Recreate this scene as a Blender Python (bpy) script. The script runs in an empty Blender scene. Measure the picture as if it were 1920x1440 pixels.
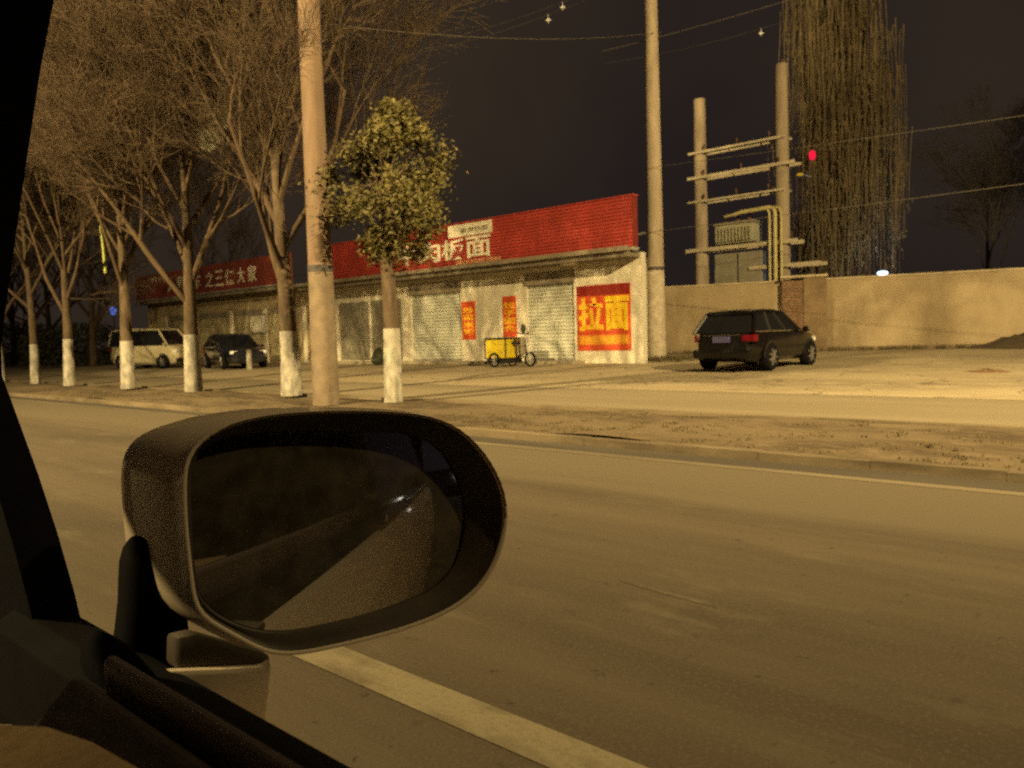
import bpy, bmesh, math, random
from mathutils import Vector, Matrix
R = math.radians
S = bpy.context.scene
COL = S.collection
random.seed(7)

# ------------------------------------------------------------------ camera
F = 1443.0                      # focal length in photo pixels (1920 wide)
HEAD, PITCH, ROLL = R(49.0), math.atan(90 / 1443.0), 0.03
EYE = Vector((0, 0, 1.25))
_fh = Vector((math.sin(HEAD), math.cos(HEAD), 0))
_rt = Vector((math.cos(HEAD), -math.sin(HEAD), 0))
FW = (_fh * math.cos(PITCH) - Vector((0, 0, math.sin(PITCH)))).normalized()
_up = _rt.cross(FW).normalized()
RT = (_rt * math.cos(ROLL) - _up * math.sin(ROLL)).normalized()
UP = RT.cross(FW).normalized()
cd = bpy.data.cameras.new('camera')
cam = bpy.data.objects.new('camera', cd)
COL.objects.link(cam)
M3 = Matrix((RT, UP, -FW)).transposed()
cam.matrix_world = Matrix.Translation(EYE) @ M3.to_4x4()
cd.sensor_width = 36.0
cd.lens = F / 1920 * 36
cd.clip_start, cd.clip_end = 0.02, 2000
cd.dof.use_dof = True
cd.dof.focus_distance = 1.1
cd.dof.aperture_fstop = 10.0
S.camera = cam

# ------------------------------------------------------------------ world, view
w = bpy.data.worlds.new('World'); S.world = w; w.use_nodes = True
nt = w.node_tree; N = nt.nodes; LK = nt.links
bg = N['Background']
tc = N.new('ShaderNodeTexCoord'); sx = N.new('ShaderNodeSeparateXYZ')
# night sky: brownish lamp-lit murk in patches over navy
cr = N.new('ShaderNodeValToRGB'); nz = N.new('ShaderNodeTexNoise')
nz.inputs['Scale'].default_value = 1.7; nz.inputs['Detail'].default_value = 5; nz.inputs['Roughness'].default_value = 0.55
LK.new(tc.outputs['Generated'], nz.inputs['Vector']); LK.new(tc.outputs['Generated'], sx.inputs[0])
ad = N.new('ShaderNodeMath'); ad.operation = 'MULTIPLY_ADD'; ad.inputs[1].default_value = 0.35
LK.new(sx.outputs['Y'], ad.inputs[0]); LK.new(nz.outputs[0], ad.inputs[2])
a2 = N.new('ShaderNodeMath'); a2.operation = 'MULTIPLY_ADD'; a2.inputs[1].default_value = 0.45
LK.new(sx.outputs['Z'], a2.inputs[0]); LK.new(ad.outputs[0], a2.inputs[2]); LK.new(a2.outputs[0], cr.inputs[0])
cr.color_ramp.elements[0].position = 0.50; cr.color_ramp.elements[0].color = (0.0112, 0.0082, 0.0100, 1)
cr.color_ramp.elements[1].position = 1.05; cr.color_ramp.elements[1].color = (0.036, 0.0245, 0.0155, 1)
LK.new(cr.outputs[0], bg.inputs['Color']); bg.inputs['Strength'].default_value = 1.0
S.view_settings.view_transform = 'Standard'; S.view_settings.look = 'None'
S.view_settings.exposure = -0.12; S.view_settings.gamma = 1.0
S.view_settings.use_curve_mapping = False
S.cycles.use_denoising = False
S.cycles.filter_width = 2.0
S.cycles.max_bounces = 8
S.cycles.sample_clamp_indirect = 1.5
S.cycles.sample_clamp_direct = 3.0
SODIUM = (1.0, 0.735, 0.315)

# ------------------------------------------------------------------ pixel -> place helpers
def ray(px, py):
    return FW + RT * ((px - 960) / F) - UP * ((py - 720) / F)
def atd(px, py, d):                  # point at a distance d along the optical axis
    return EYE + ray(px, py) * d
def atx(px, py, x):                  # on the wall plane X = x
    r = ray(px, py); return EYE + r * (x / r.x)
def atz(px, py, z):                  # on the level plane Z = z
    r = ray(px, py); return EYE + r * ((z - EYE.z) / r.z)
def zl(x):                           # height of the forecourt
    t = min(1, max(0, (x - 10) / 18)); return 0.09 + 0.28 * t

# ------------------------------------------------------------------ materials
MATS = {}
def pm(name, base, rough=0.8, var=0.25, scale=5.0, bump=0.0, metal=0.0, stretch=(1, 1, 1), spec=0.4, alt=None, detail=6, coat=0.0, lo=0.35, hi=0.68, world=False):
    if name in MATS: return MATS[name]
    m = bpy.data.materials.new(name); m.use_nodes = True
    t = m.node_tree; b = t.nodes['Principled BSDF']
    tcn = t.nodes.new('ShaderNodeTexCoord'); mp = t.nodes.new('ShaderNodeMapping')
    mp.inputs['Scale'].default_value = stretch
    if world:
        g = t.nodes.new('ShaderNodeNewGeometry'); t.links.new(g.outputs['Position'], mp.inputs[0])
    else:
        t.links.new(tcn.outputs['Object'], mp.inputs[0])
    n1 = t.nodes.new('ShaderNodeTexNoise'); n1.inputs['Scale'].default_value = scale
    n1.inputs['Detail'].default_value = detail; n1.inputs['Roughness'].default_value = 0.62
    t.links.new(mp.outputs[0], n1.inputs['Vector'])
    rp = t.nodes.new('ShaderNodeValToRGB')
    c2 = alt if alt else tuple(c * (1 - var) for c in base)
    rp.color_ramp.elements[0].color = (*c2, 1); rp.color_ramp.elements[0].position = lo
    rp.color_ramp.elements[1].color = (*[min(1, c * (1 + var * 0.4)) for c in base], 1); rp.color_ramp.elements[1].position = hi
    t.links.new(n1.outputs[0], rp.inputs[0]); t.links.new(rp.outputs[0], b.inputs['Base Color'])
    b.inputs['Roughness'].default_value = rough; b.inputs['Metallic'].default_value = metal
    b.inputs['Specular IOR Level'].default_value = spec
    b.inputs['Coat Weight'].default_value = coat
    if bump:
        n2 = t.nodes.new('ShaderNodeTexNoise'); n2.inputs['Scale'].default_value = scale * 6
        n2.inputs['Detail'].default_value = 5
        t.links.new(mp.outputs[0], n2.inputs['Vector'])
        bp = t.nodes.new('ShaderNodeBump'); bp.inputs['Strength'].default_value = bump; bp.inputs['Distance'].default_value = 0.02
        t.links.new(n2.outputs[0], bp.inputs['Height']); t.links.new(bp.outputs[0], b.inputs['Normal'])
    MATS[name] = m; return m
def em(name, col, s):
    if name in MATS: return MATS[name]
    m = bpy.data.materials.new(name); m.use_nodes = True
    t = m.node_tree; t.nodes.clear()
    e = t.nodes.new('ShaderNodeEmission'); e.inputs[0].default_value = (*col, 1); e.inputs[1].default_value = s
    o = t.nodes.new('ShaderNodeOutputMaterial'); t.links.new(e.outputs[0], o.inputs[0])
    MATS[name] = m; return m

def ground_mat(name, layers, rough=0.85, bump=0.3, cracks=False):
    """base colour from layers: (scale, stretch, lo, hi, colour) mixed one over the other on world position"""
    m = bpy.data.materials.new(name); m.use_nodes = True
    t = m.node_tree; b = t.nodes['Principled BSDF']; b.inputs['Roughness'].default_value = rough
    b.inputs['Specular IOR Level'].default_value = 0.25
    g = t.nodes.new('ShaderNodeNewGeometry')
    cur = None
    for (sc, st, lo, hi, c) in layers:
        if cur is None:
            rgb = t.nodes.new('ShaderNodeRGB'); rgb.outputs[0].default_value = (*c, 1); cur = rgb.outputs[0]; continue
        mp = t.nodes.new('ShaderNodeMapping'); mp.inputs['Scale'].default_value = st
        t.links.new(g.outputs['Position'], mp.inputs[0])
        n = t.nodes.new('ShaderNodeTexNoise'); n.inputs['Scale'].default_value = sc; n.inputs['Detail'].default_value = 7
        n.inputs['Roughness'].default_value = 0.65
        t.links.new(mp.outputs[0], n.inputs['Vector'])
        r = t.nodes.new('ShaderNodeMapRange'); r.inputs[1].default_value = lo; r.inputs[2].default_value = hi
        t.links.new(n.outputs[0], r.inputs[0])
        mx = t.nodes.new('ShaderNodeMixRGB'); mx.inputs[2].default_value = (*c, 1)
        t.links.new(r.outputs[0], mx.inputs[0]); t.links.new(cur, mx.inputs[1]); cur = mx.outputs[0]
    if cracks:
        v = t.nodes.new('ShaderNodeTexVoronoi'); v.feature = 'DISTANCE_TO_EDGE'; v.inputs['Scale'].default_value = 0.45
        nn = t.nodes.new('ShaderNodeTexNoise'); nn.inputs['Scale'].default_value = 1.3
        t.links.new(g.outputs['Position'], nn.inputs['Vector'])
        ad = t.nodes.new('ShaderNodeMixRGB'); ad.blend_type = 'ADD'; ad.inputs[0].default_value = 0.9
        t.links.new(g.outputs['Position'], ad.inputs[1]); t.links.new(nn.outputs[1], ad.inputs[2])
        t.links.new(ad.outputs[0], v.inputs['Vector'])
        r = t.nodes.new('ShaderNodeMapRange'); r.inputs[1].default_value = 0.004; r.inputs[2].default_value = 0.012
        r.inputs[3].default_value = 0.55; r.inputs[4].default_value = 0.0
        t.links.new(v.outputs['Distance'], r.inputs[0])
        mx = t.nodes.new('ShaderNodeMixRGB'); mx.inputs[2].default_value = (0.02, 0.018, 0.016, 1)
        t.links.new(r.outputs[0], mx.inputs[0]); t.links.new(cur, mx.inputs[1]); cur = mx.outputs[0]
    t.links.new(cur, b.inputs['Base Color'])
    n2 = t.nodes.new('ShaderNodeTexNoise'); n2.inputs['Scale'].default_value = 70; n2.inputs['Detail'].default_value = 4
    t.links.new(g.outputs['Position'], n2.inputs['Vector'])
    bp = t.nodes.new('ShaderNodeBump'); bp.inputs['Strength'].default_value = bump; bp.inputs['Distance'].default_value = 0.01
    t.links.new(n2.outputs[0], bp.inputs['Height']); t.links.new(bp.outputs[0], b.inputs['Normal'])
    MATS[name] = m; return m

# ------------------------------------------------------------------ mesh collector
class MB:
    def __init__(s): s.v = []; s.f = []
    def quad(s, a, b, c, d):
        i = len(s.v); s.v += [tuple(a), tuple(b), tuple(c), tuple(d)]; s.f.append((i, i+1, i+2, i+3)); return s
    def poly(s, pts):
        i = len(s.v); s.v += [tuple(p) for p in pts]; s.f.append(tuple(range(i, i + len(pts)))); return s
    def hexa(s, b4, t4):             # bottom loop (ccw from above), top loop
        i = len(s.v); s.v += [tuple(p) for p in b4] + [tuple(p) for p in t4]
        s.f += [(i+3, i+2, i+1, i), (i+4, i+5, i+6, i+7)]
        for k in range(4): s.f.append((i+k, i+(k+1) % 4, i+4+(k+1) % 4, i+4+k))
        return s
    def box(s, c, d):
        x, y, z = c; a, b, e = d[0]/2, d[1]/2, d[2]/2
        return s.hexa([(x-a,y-b,z-e),(x+a,y-b,z-e),(x+a,y+b,z-e),(x-a,y+b,z-e)], [(x-a,y-b,z+e),(x+a,y-b,z+e),(x+a,y+b,z+e),(x-a,y+b,z+e)])
    def bx(s, x0, x1, y0, y1, z0, z1): return s.box(((x0+x1)/2,(y0+y1)/2,(z0+z1)/2),(x1-x0,y1-y0,z1-z0))
    def tube(s, pts, rad, n=8, cap=True):
        pts = [Vector(p) for p in pts]
        if not isinstance(rad, (list, tuple)): rad = [rad]*len(pts)
        base = len(s.v); ref = None
        for k, p in enumerate(pts):
            t = (pts[min(k+1, len(pts)-1)] - pts[max(k-1, 0)])
            if t.length < 1e-9: t = Vector((0,0,1))
            t.normalize()
            if ref is None:
                ref = Vector((1,0,0)) if abs(t.x) < 0.8 else Vector((0,1,0))
            u = (ref - t*ref.dot(t)).normalized(); v = t.cross(u); ref = u
            for j in range(n):
                a = 2*math.pi*j/n; s.v.append(tuple(p + (u*math.cos(a) + v*math.sin(a))*rad[k]))
        for k in range(len(pts)-1):
            for j in range(n):
                a = base+k*n+j; b = base+k*n+(j+1) % n
                s.f.append((a, b, b+n, a+n))
        if cap:
            s.f.append(tuple(base+j for j in reversed(range(n)))); s.f.append(tuple(base+(len(pts)-1)*n+j for j in range(n)))
        return s
    def loft(s, loops, closed=True, cap0=False, cap1=False):
        base = len(s.v); n = len(loops[0])
        for l in loops: s.v += [tuple(p) for p in l]
        for k in range(len(loops)-1):
            for j in range(n if closed else n-1):
                a = base+k*n+j; b = base+k*n+(j+1) % n; s.f.append((a, b, b+n, a+n))
        if cap0: s.f.append(tuple(base+j for j in reversed(range(n))))
        if cap1: s.f.append(tuple(base+(len(loops)-1)*n+j for j in range(n)))
        return s
    def cyl(s, a, b, r, n=16): return s.tube([a, b], r, n)
    def sphere(s, c, r, nu=12, nv=8, sc=(1,1,1)):
        loops = []
        for i in range(nv+1):
            t = math.pi*i/nv; t = min(max(t, 0.02), math.pi-0.02)
            loops.append([(c[0]+r*sc[0]*math.sin(t)*math.cos(2*math.pi*j/nu), c[1]+r*sc[1]*math.sin(t)*math.sin(2*math.pi*j/nu), c[2]-r*sc[2]*math.cos(t)) for j in range(nu)])
        return s.loft(loops, True, True, True)
    def build(s, name, mat, parent=None, smooth=False, bevel=0.0, rel=True, fix=True):
        off = Vector((0,0,0))
        if parent is not None and rel:
            p = parent
            while p is not None: off += Vector(p.location); p = p.parent
        me = bpy.data.meshes.new(name)
        me.from_pydata([(x-off.x, y-off.y, z-off.z) for x, y, z in s.v], [], s.f)
        if fix or bevel:
            bm = bmesh.new(); bm.from_mesh(me)
            if fix: bmesh.ops.recalc_face_normals(bm, faces=bm.faces)
            if bevel:
                bmesh.ops.bevel(bm, geom=[e for e in bm.edges if len(e.link_faces) == 2 and e.calc_face_angle(0) > 0.5], offset=bevel, segments=2, affect='EDGES', profile=0.6)
            bm.to_mesh(me); bm.free()
        me.materials.append(mat)
        o = bpy.data.objects.new(name, me); COL.objects.link(o)
        if parent is not None: o.parent = parent
        if smooth:
            me.polygons.foreach_set('use_smooth', [True]*len(me.polygons))
            if smooth != 'all':
                me.set_sharp_from_angle(angle=R(40))
        return o
def tag(o, label=None, cat=None, group=None, kind=None):
    if label: o['label'] = label
    if cat: o['category'] = cat
    if group: o['group'] = group
    if kind: o['kind'] = kind
    return o
def thing(name, label, cat, loc=(0,0,0), rz=0, group=None):
    o = bpy.data.objects.new(name, None); o.empty_display_size = 0.2
    COL.objects.link(o); o.location = loc; o.rotation_euler = (0,0,rz)
    return tag(o, label, cat, group)
def copy_tree(o, parent=None):
    kids = [c for c in o.children]
    c = o.copy(); COL.objects.link(c)
    if parent is not None: c.parent = parent
    for k in kids: copy_tree(k, c)
    return c
def text_mb(s, size, bold=0.012, depth=0.006):
    cu = bpy.data.curves.new('lettering', 'FONT'); cu.body = s; cu.size = size
    cu.offset = bold; cu.extrude = depth; cu.align_x = 'LEFT'; cu.resolution_u = 3
    o = bpy.data.objects.new('lettering', cu); COL.objects.link(o)
    bpy.context.view_layer.update()
    dg = bpy.context.evaluated_depsgraph_get()
    me = bpy.data.meshes.new_from_object(o.evaluated_get(dg))
    V = [v.co.copy() for v in me.vertices]; Fc = [tuple(p.vertices) for p in me.polygons]
    bpy.data.objects.remove(o); bpy.data.curves.remove(cu); bpy.data.meshes.remove(me)
    return V, Fc
def front_text(s, name, mat, parent, x, y0, y1, z0, z1, bold=0.012, depth=0.006):
    """lettering on a wall that faces the road (-X): runs from Y=y0 (left) to y1 (right, smaller Y), z0..z1"""
    V, Fc = text_mb(s, 1.0, bold, depth)
    if not V: return None
    mnx, mxx = min(v.x for v in V), max(v.x for v in V); mny, mxy = min(v.y for v in V), max(v.y for v in V)
    mb = MB()
    for v in V:
        u = (v.x-mnx)/(mxx-mnx); t = (v.y-mny)/(mxy-mny)
        mb.v.append((x - v.z, y0 + (y1-y0)*u, z0 + (z1-z0)*t))
    mb.f = Fc
    return mb.build(name, mat, parent, fix=False)

# ------------------------------------------------------------------ common materials
m_conc = pm('pole_concrete', (0.33, 0.265, 0.19), 0.9, 0.3, 3.0, 0.3, stretch=(1,1,0.25))
m_pale = pm('pale_wash', (0.43, 0.37, 0.285), 0.9, 0.3, 4.0, 0.2)
m_white = pm('white_lime', (0.35, 0.325, 0.275), 0.95, 0.55, 7.0, 0.4, stretch=(1,1,0.5))
m_bark = pm('bark', (0.095, 0.066, 0.040), 0.95, 0.5, 9.0, 0.6, stretch=(1,1,0.3))
m_twig = pm('twig_bark', (0.080, 0.052, 0.030), 0.95, 0.35, 3.0)
m_leaf = pm('leaf_green', (0.115, 0.095, 0.026), 0.7, 0.6, 2.0)
m_dkleaf = pm('leaf_dark', (0.06, 0.06, 0.025), 0.8, 0.5, 2.0)
m_black = pm('black_plastic', (0.02, 0.017, 0.016), 0.7, 0.3, 30, spec=0.2)
m_rubber = pm('rubber', (0.008, 0.007, 0.009), 0.9, 0.3, 20, spec=0.1)
m_glassdk = pm('dark_glass', (0.01, 0.01, 0.012), 0.06, 0.1, 2, spec=0.6)
m_steel = pm('galvanised', (0.45, 0.43, 0.38), 0.5, 0.25, 8, metal=0.4)
m_chrome = pm('chrome', (0.7, 0.7, 0.7), 0.12, 0.05, 4, metal=1.0)
m_redsign = pm('red_sign', (0.42, 0.055, 0.042), 0.55, 0.2, 1.2, 0.1)
m_cream = pm('cream_letter', (0.78, 0.72, 0.58), 0.7, 0.1, 3)
m_yellow = pm('yellow_letter', (0.88, 0.50, 0.03), 0.6, 0.12, 3)
m_poster = pm('poster_red', (0.62, 0.085, 0.025), 0.5, 0.15, 2)
m_shut = pm('shutter_paint', (0.56, 0.56, 0.48), 0.6, 0.22, 2.2, 0.05, stretch=(1,1,0.35))
m_wallw = pm('white_wall', (0.72, 0.66, 0.53), 0.9, 0.28, 2.0, 0.2, stretch=(1,1,0.4))
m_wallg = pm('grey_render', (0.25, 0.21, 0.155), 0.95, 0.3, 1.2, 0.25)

# ------------------------------------------------------------------ street lamps (the light of the place)
def lamp_head(pos, energy, aim, size=118):
    l = bpy.data.lights.new('street_lamp_light', 'SPOT'); l.energy = energy; l.color = SODIUM
    l.spot_size = R(size); l.spot_blend = 1.0; l.shadow_soft_size = 0.22
    o = bpy.data.objects.new('lamp_light', l); o.location = pos
    o.rotation_euler = (Vector(aim) - Vector(pos)).to_track_quat('-Z', 'Y').to_euler()
    return o
LAMPS = [(-14.0, 17.0, 1, 105000, (26, 14, 0), 'tall steel street lamp across the road, ahead of the car'),
         (8.4, -11.0, -1, 92000, (22, 22, 0), 'tall steel street lamp on the near verge, behind the car'),
         (-14.0, 46.0, 1, 4500, (22, 34, 0), 'tall steel street lamp across the road, farthest ahead')]
for x, y, sd, e, aim, lab in LAMPS:
    t = thing('street_lamp', lab, 'street lamp', (x, y, 0), group='street lamps along the road')
    MB().tube([(x,y,0),(x,y,6),(x,y,12.2)], [0.13,0.1,0.07], 12).build('pole', m_steel, t, True)
    MB().tube([(x,y,12.1),(x+0.6*sd,y,12.7),(x+1.6*sd,y,12.95),(x+2.3*sd,y,13.0)], [0.06,0.05,0.045,0.04], 8).build('arm', m_steel, t, True)
    MB().box((x+2.7*sd,y,13.0),(0.9,0.34,0.14)).build('lamp_housing', m_steel, t, bevel=0.04)
    MB().box((x+2.75*sd,y,12.915),(0.6,0.26,0.02)).build('lamp_lens', em('lamp_lens', SODIUM, 40), t)
    lo = lamp_head((x+2.75*sd, y, 12.85), e, aim, 118 if sd > 0 else 104); COL.objects.link(lo)
    lo.parent = t; lo.location = (2.75*sd, 0, 12.85)

# ------------------------------------------------------------------ ground, road
asphalt = ground_mat('asphalt', [(0,0,0,0,(0.064,0.050,0.035)),
    (1.3, (1,0.04,1), 0.40, 0.64, (0.092,0.073,0.050)), (0.55, (1,0.22,1), 0.48, 0.70, (0.044,0.035,0.025)), (3.0,(1,0.3,1),0.56,0.7,(0.095,0.077,0.053)), (9,(1,1,1),0.62,0.70,(0.034,0.028,0.021)), (60,(1,1,1),0.5,0.8,(0.11,0.09,0.065))], 0.8, 0.35, cracks=False)
shoulder = ground_mat('dusty_shoulder', [(0,0,0,0,(0.105,0.088,0.064)),
    (1.2,(1,0.06,1),0.42,0.66,(0.070,0.058,0.044)), (20,(1,1,1),0.5,0.8,(0.14,0.12,0.09))], 0.9, 0.35)
gutter = ground_mat('gutter_asphalt', [(0,0,0,0,(0.050,0.042,0.033)), (2,(1,0.1,1),0.45,0.7,(0.075,0.062,0.046))], 0.9, 0.3)
soil = ground_mat('verge_soil', [(0,0,0,0,(0.115,0.085,0.052)), (0.9,(1,0.35,1),0.46,0.6,(0.055,0.039,0.024)), (6,(1,0.6,1),0.5,0.72,(0.15,0.115,0.073)), (40,(1,1,1),0.5,0.8,(0.09,0.07,0.045))], 0.95, 0.6)
kerbm = ground_mat('kerb_concrete', [(0,0,0,0,(0.165,0.130,0.085)), (2.5,(1,0.25,1),0.42,0.62,(0.085,0.065,0.042))], 0.9, 0.3)
lotm = ground_mat('forecourt', [(0,0,0,0,(0.30,0.245,0.16)), (0.35,(1,0.35,1),0.46,0.62,(0.20,0.16,0.105)), (1.7,(1,0.5,1),0.52,0.7,(0.35,0.295,0.20)), (12,(1,1,1),0.5,0.8,(0.20,0.16,0.105))], 0.95, 0.4, cracks=True)
lanem = ground_mat('slow_lane', [(0,0,0,0,(0.175,0.143,0.096)), (0.6,(1,0.1,1),0.44,0.62,(0.225,0.185,0.126)), (10,(1,1,1),0.5,0.8,(0.17,0.14,0.095))], 0.92, 0.3)
landm = ground_mat('far_land', [(0,0,0,0,(0.06,0.05,0.035)), (0.2,(1,1,1),0.4,0.6,(0.04,0.035,0.025))], 0.95, 0.3)
paintm = ground_mat('road_paint', [(0,0,0,0,(0.205,0.175,0.115)), (7,(1,0.4,1),0.46,0.66,(0.12,0.098,0.065)), (45,(1,1,1),0.5,0.7,(0.155,0.13,0.085))], 0.8, 0.3)

def sheet(name, x0, x1, y0, y1, zf, mat, nx=1, ny=1, kind='structure'):
    mb = MB()
    for i in range(nx+1):
        for j in range(ny+1):
            x = x0+(x1-x0)*i/nx; y = y0+(y1-y0)*j/ny; mb.v.append((x, y, zf(x, y)))
    for i in range(nx):
        for j in range(ny):
            a = i*(ny+1)+j; mb.f.append((a, a+ny+1, a+ny+2, a+1))
    return tag(mb.build(name, mat, smooth='all', fix=False), kind=kind)
# dust swept to the side of the carriageway
t_ = asphalt.node_tree; b_ = t_.nodes['Principled BSDF']; src = b_.inputs['Base Color'].links[0].from_socket
g_ = t_.nodes.new('ShaderNodeNewGeometry'); sp_ = t_.nodes.new('ShaderNodeSeparateXYZ'); t_.links.new(g_.outputs['Position'], sp_.inputs[0])
mp_ = t_.nodes.new('ShaderNodeMapping'); mp_.inputs['Scale'].default_value = (1,0.12,1); t_.links.new(g_.outputs['Position'], mp_.inputs[0])
nn_ = t_.nodes.new('ShaderNodeTexNoise'); nn_.inputs['Scale'].default_value = 1.6; nn_.inputs['Detail'].default_value = 6; t_.links.new(mp_.outputs[0], nn_.inputs['Vector'])
ma_ = t_.nodes.new('ShaderNodeMath'); ma_.operation = 'MULTIPLY_ADD'; ma_.inputs[1].default_value = 2.2; t_.links.new(nn_.outputs[0], ma_.inputs[0]); t_.links.new(sp_.outputs['X'], ma_.inputs[2])
mr_ = t_.nodes.new('ShaderNodeMapRange'); mr_.interpolation_type = 'SMOOTHSTEP'; mr_.inputs[1].default_value = 5.7; mr_.inputs[2].default_value = 6.7; t_.links.new(ma_.outputs[0], mr_.inputs[0])
mx_ = t_.nodes.new('ShaderNodeMixRGB'); mx_.inputs[2].default_value = (0.100,0.082,0.056,1)
t_.links.new(mr_.outputs[0], mx_.inputs[0]); t_.links.new(src, mx_.inputs[1]); t_.links.new(mx_.outputs[0], b_.inputs['Base Color'])
sheet('ground', -500, 500, -500, 500, lambda x, y: -0.06, landm)
sheet('road', -13, 6.7, -120, 160, lambda x, y: 0.0, asphalt)
sheet('road_gutter', 6.6, 6.98, -60, 120, lambda x, y: 0.001, gutter)
mb = MB()
for k in range(-5, 1):
    mb.quad((1.67,-2.4+k*15,0.004),(1.845,-2.4+k*15,0.004),(1.845,3.6+k*15,0.004),(1.67,3.6+k*15,0.004))
tag(mb.build('road_lane_line', paintm, fix=False), kind='structure')
mb = MB(); mb.quad((6.46,-60,0.003),(6.60,-60,0.003),(6.60,120,0.003),(6.46,120,0.003))
tag(mb.build('road_edge_line', ground_mat('edge_paint',[(0,0,0,0,(0.15,0.122,0.082)),(3,(1,0.15,1),0.40,0.62,(0.098,0.080,0.055))],0.85,0.2), fix=False), kind='structure')
wa, wb_ = atz(1172,1090,0.002), atz(1330,1134,0.002)
mb = MB(); mb.quad((wa.x-0.02,wa.y,0.002),(wa.x+0.025,wa.y+0.06,0.002),(wb_.x+0.03,wb_.y,0.002),(wb_.x-0.02,wb_.y-0.05,0.002))
tag(mb.build('road_worn_mark', ground_mat('worn_paint',[(0,0,0,0,(0.10,0.082,0.056)),(14,(1,0.4,1),0.38,0.56,(0.064,0.050,0.035))],0.85,0.2), fix=False), kind='structure')
def kerb(name, x, zt, w=0.13):
    mb = MB(); y = -40.0
    while y < 100:
        d = random.uniform(-0.006, 0.006)
        mb.bx(x+d, x+w+d, y+0.001, y+0.999, -0.05, zt+random.uniform(-0.006, 0.006)); y += 1.0
    return tag(mb.build(name, kerbm, bevel=0.004), kind='structure')
kerb('road_kerb', 6.98, 0.085); kerb('path_kerb', 9.72, 0.115)
def zsoil(x, y): return 0.078 + 0.02*math.sin(x*3.1+y*0.9) + 0.015*math.sin(y*2.7+x)
sheet('verge', 7.11, 9.72, -40, 100, zsoil, soil, 24, 500)
sheet('slow_lane', 9.85, 13.0, -60, 120, lambda x, y: zl(x), lanem)
sheet('forecourt', 12.8, 60, -60, 120, lambda x, y: zl(x)+0.004+(0.012*math.sin(x*1.3)*math.sin(y*0.9) if x > 13.5 else 0), lotm, 90, 120)

# ------------------------------------------------------------------ shops
XS = 21.0
def shutter(mb, x, y0, y1, z0, z1, pitch=0.075):
    """roller shutter: real rounded slats facing the road"""
    z = z0
    while z < z1-0.01:
        h = min(pitch, z1-z)
        prof = [(x+0.012, z), (x-0.022, z+h*0.10), (x-0.034, z+h*0.5), (x-0.022, z+h*0.86), (x+0.012, z+h)]
        i = len(mb.v)
        for (px_, pz) in prof: mb.v += [(px_, y0, pz), (px_, y1, pz)]
        for k in range(4): mb.f.append((i+2*k, i+2*k+1, i+2*k+3, i+2*k+2))
        z += pitch
shop = thing('shop_building', 'single storey white shop with a red slatted fascia sign and closed pale roller shutters', 'shop', (XS, 13, 0.2))
SE, SN = 12.75, 30.5               # right and left end along the road
ZF = 0.40                          # shop floor
ZT = 3.75
def wl(y0, y1, z0, z1, mb, x=XS, t=0.25): mb.bx(x, x+t, y0, y1, z0, z1)
# openings, from the photograph: shutters between piers
def YS(px, x=XS):
    return atx(px, 640, x).y
yA0, yA1 = YS(866), YS(772)        # left shutter
yB0, yB1 = YS(1078), YS(990)       # right shutter
wall = MB()
HZ = 3.02                          # head of the openings
wl(SE, yB0, 0.15, ZT, wall); wl(yB1, yA0, 0.15, ZT, wall); wl(yB0, yB1, HZ, ZT, wall); wl(yA0, yA1, HZ, ZT, wall)
wl(yA1, SN, 0.15, ZT, wall)
# skewed end wall and back, flat roof
wall.hexa([(XS+0.25,SE+0.14,0.15),(26.0,15.5,0.15),(26.0,15.75,0.15),(XS+0.25,SE+0.40,0.15)],[(XS+0.25,SE+0.14,ZT),(26.0,15.5,ZT),(26.0,15.75,ZT),(XS+0.25,SE+0.40,ZT)])
wall.hexa([(26.0,15.5,0.15),(26.3,15.5,0.15),(26.3,SN,0.15),(26.0,SN,0.15)],[(26.0,15.5,ZT),(26.3,15.5,ZT),(26.3,SN,ZT),(26.0,SN,ZT)])
wall.build('wall', m_wallw, shop)
MB().hexa([(XS-0.9,SE-0.05,ZT),(26.4,15.4,ZT),(26.4,SN,ZT),(XS-0.9,SN,ZT)],[(XS-0.9,SE-0.05,ZT+0.14),(26.4,15.4,ZT+0.14),(26.4,SN,ZT+0.14),(XS-0.9,SN,ZT+0.14)]).build('roof', m_wallg, shop)
for (a, b) in ((yA0, yA1), (yB0, yB1)):
    mb = MB(); shutter(mb, XS+0.10, a, b, ZF, HZ, 0.125)
    f = mb.build('roller_shutter', m_shut, shop, fix=False)
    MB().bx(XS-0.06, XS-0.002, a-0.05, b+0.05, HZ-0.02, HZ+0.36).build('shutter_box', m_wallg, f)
    MB().bx(XS+0.05, XS+0.16, a, b, ZF-0.04, ZF+0.05).build('bottom_rail', m_steel, f)
MB().bx(XS-0.55, XS-0.003, yB0-0.4, SN-0.3, 0.12, ZF-0.04).build('step', pm('step_concrete', (0.33,0.28,0.20), 0.95, 0.3, 2, 0.3), shop, bevel=0.015)
# soffit lining below the sign
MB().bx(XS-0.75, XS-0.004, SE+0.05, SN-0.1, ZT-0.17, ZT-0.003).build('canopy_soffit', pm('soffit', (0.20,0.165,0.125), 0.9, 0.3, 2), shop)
MB().bx(XS-0.62, XS-0.38, YS(1100), YS(1075), ZT-0.22, ZT-0.172).build('ceiling_lamp', m_cream, shop)
# left grey part of the front: recessed plain panel doors
for (pa, pb) in ((700, 755), (640, 694)):
    a, b = YS(pb), YS(pa)
    mb = MB(); shutter(mb, XS-0.01, a, b, ZF, HZ-0.1, 0.085)
    mb.build('roller_shutter', pm('grey_shutter', (0.30,0.275,0.215), 0.6, 0.25, 1.5), shop, fix=False)
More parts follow.
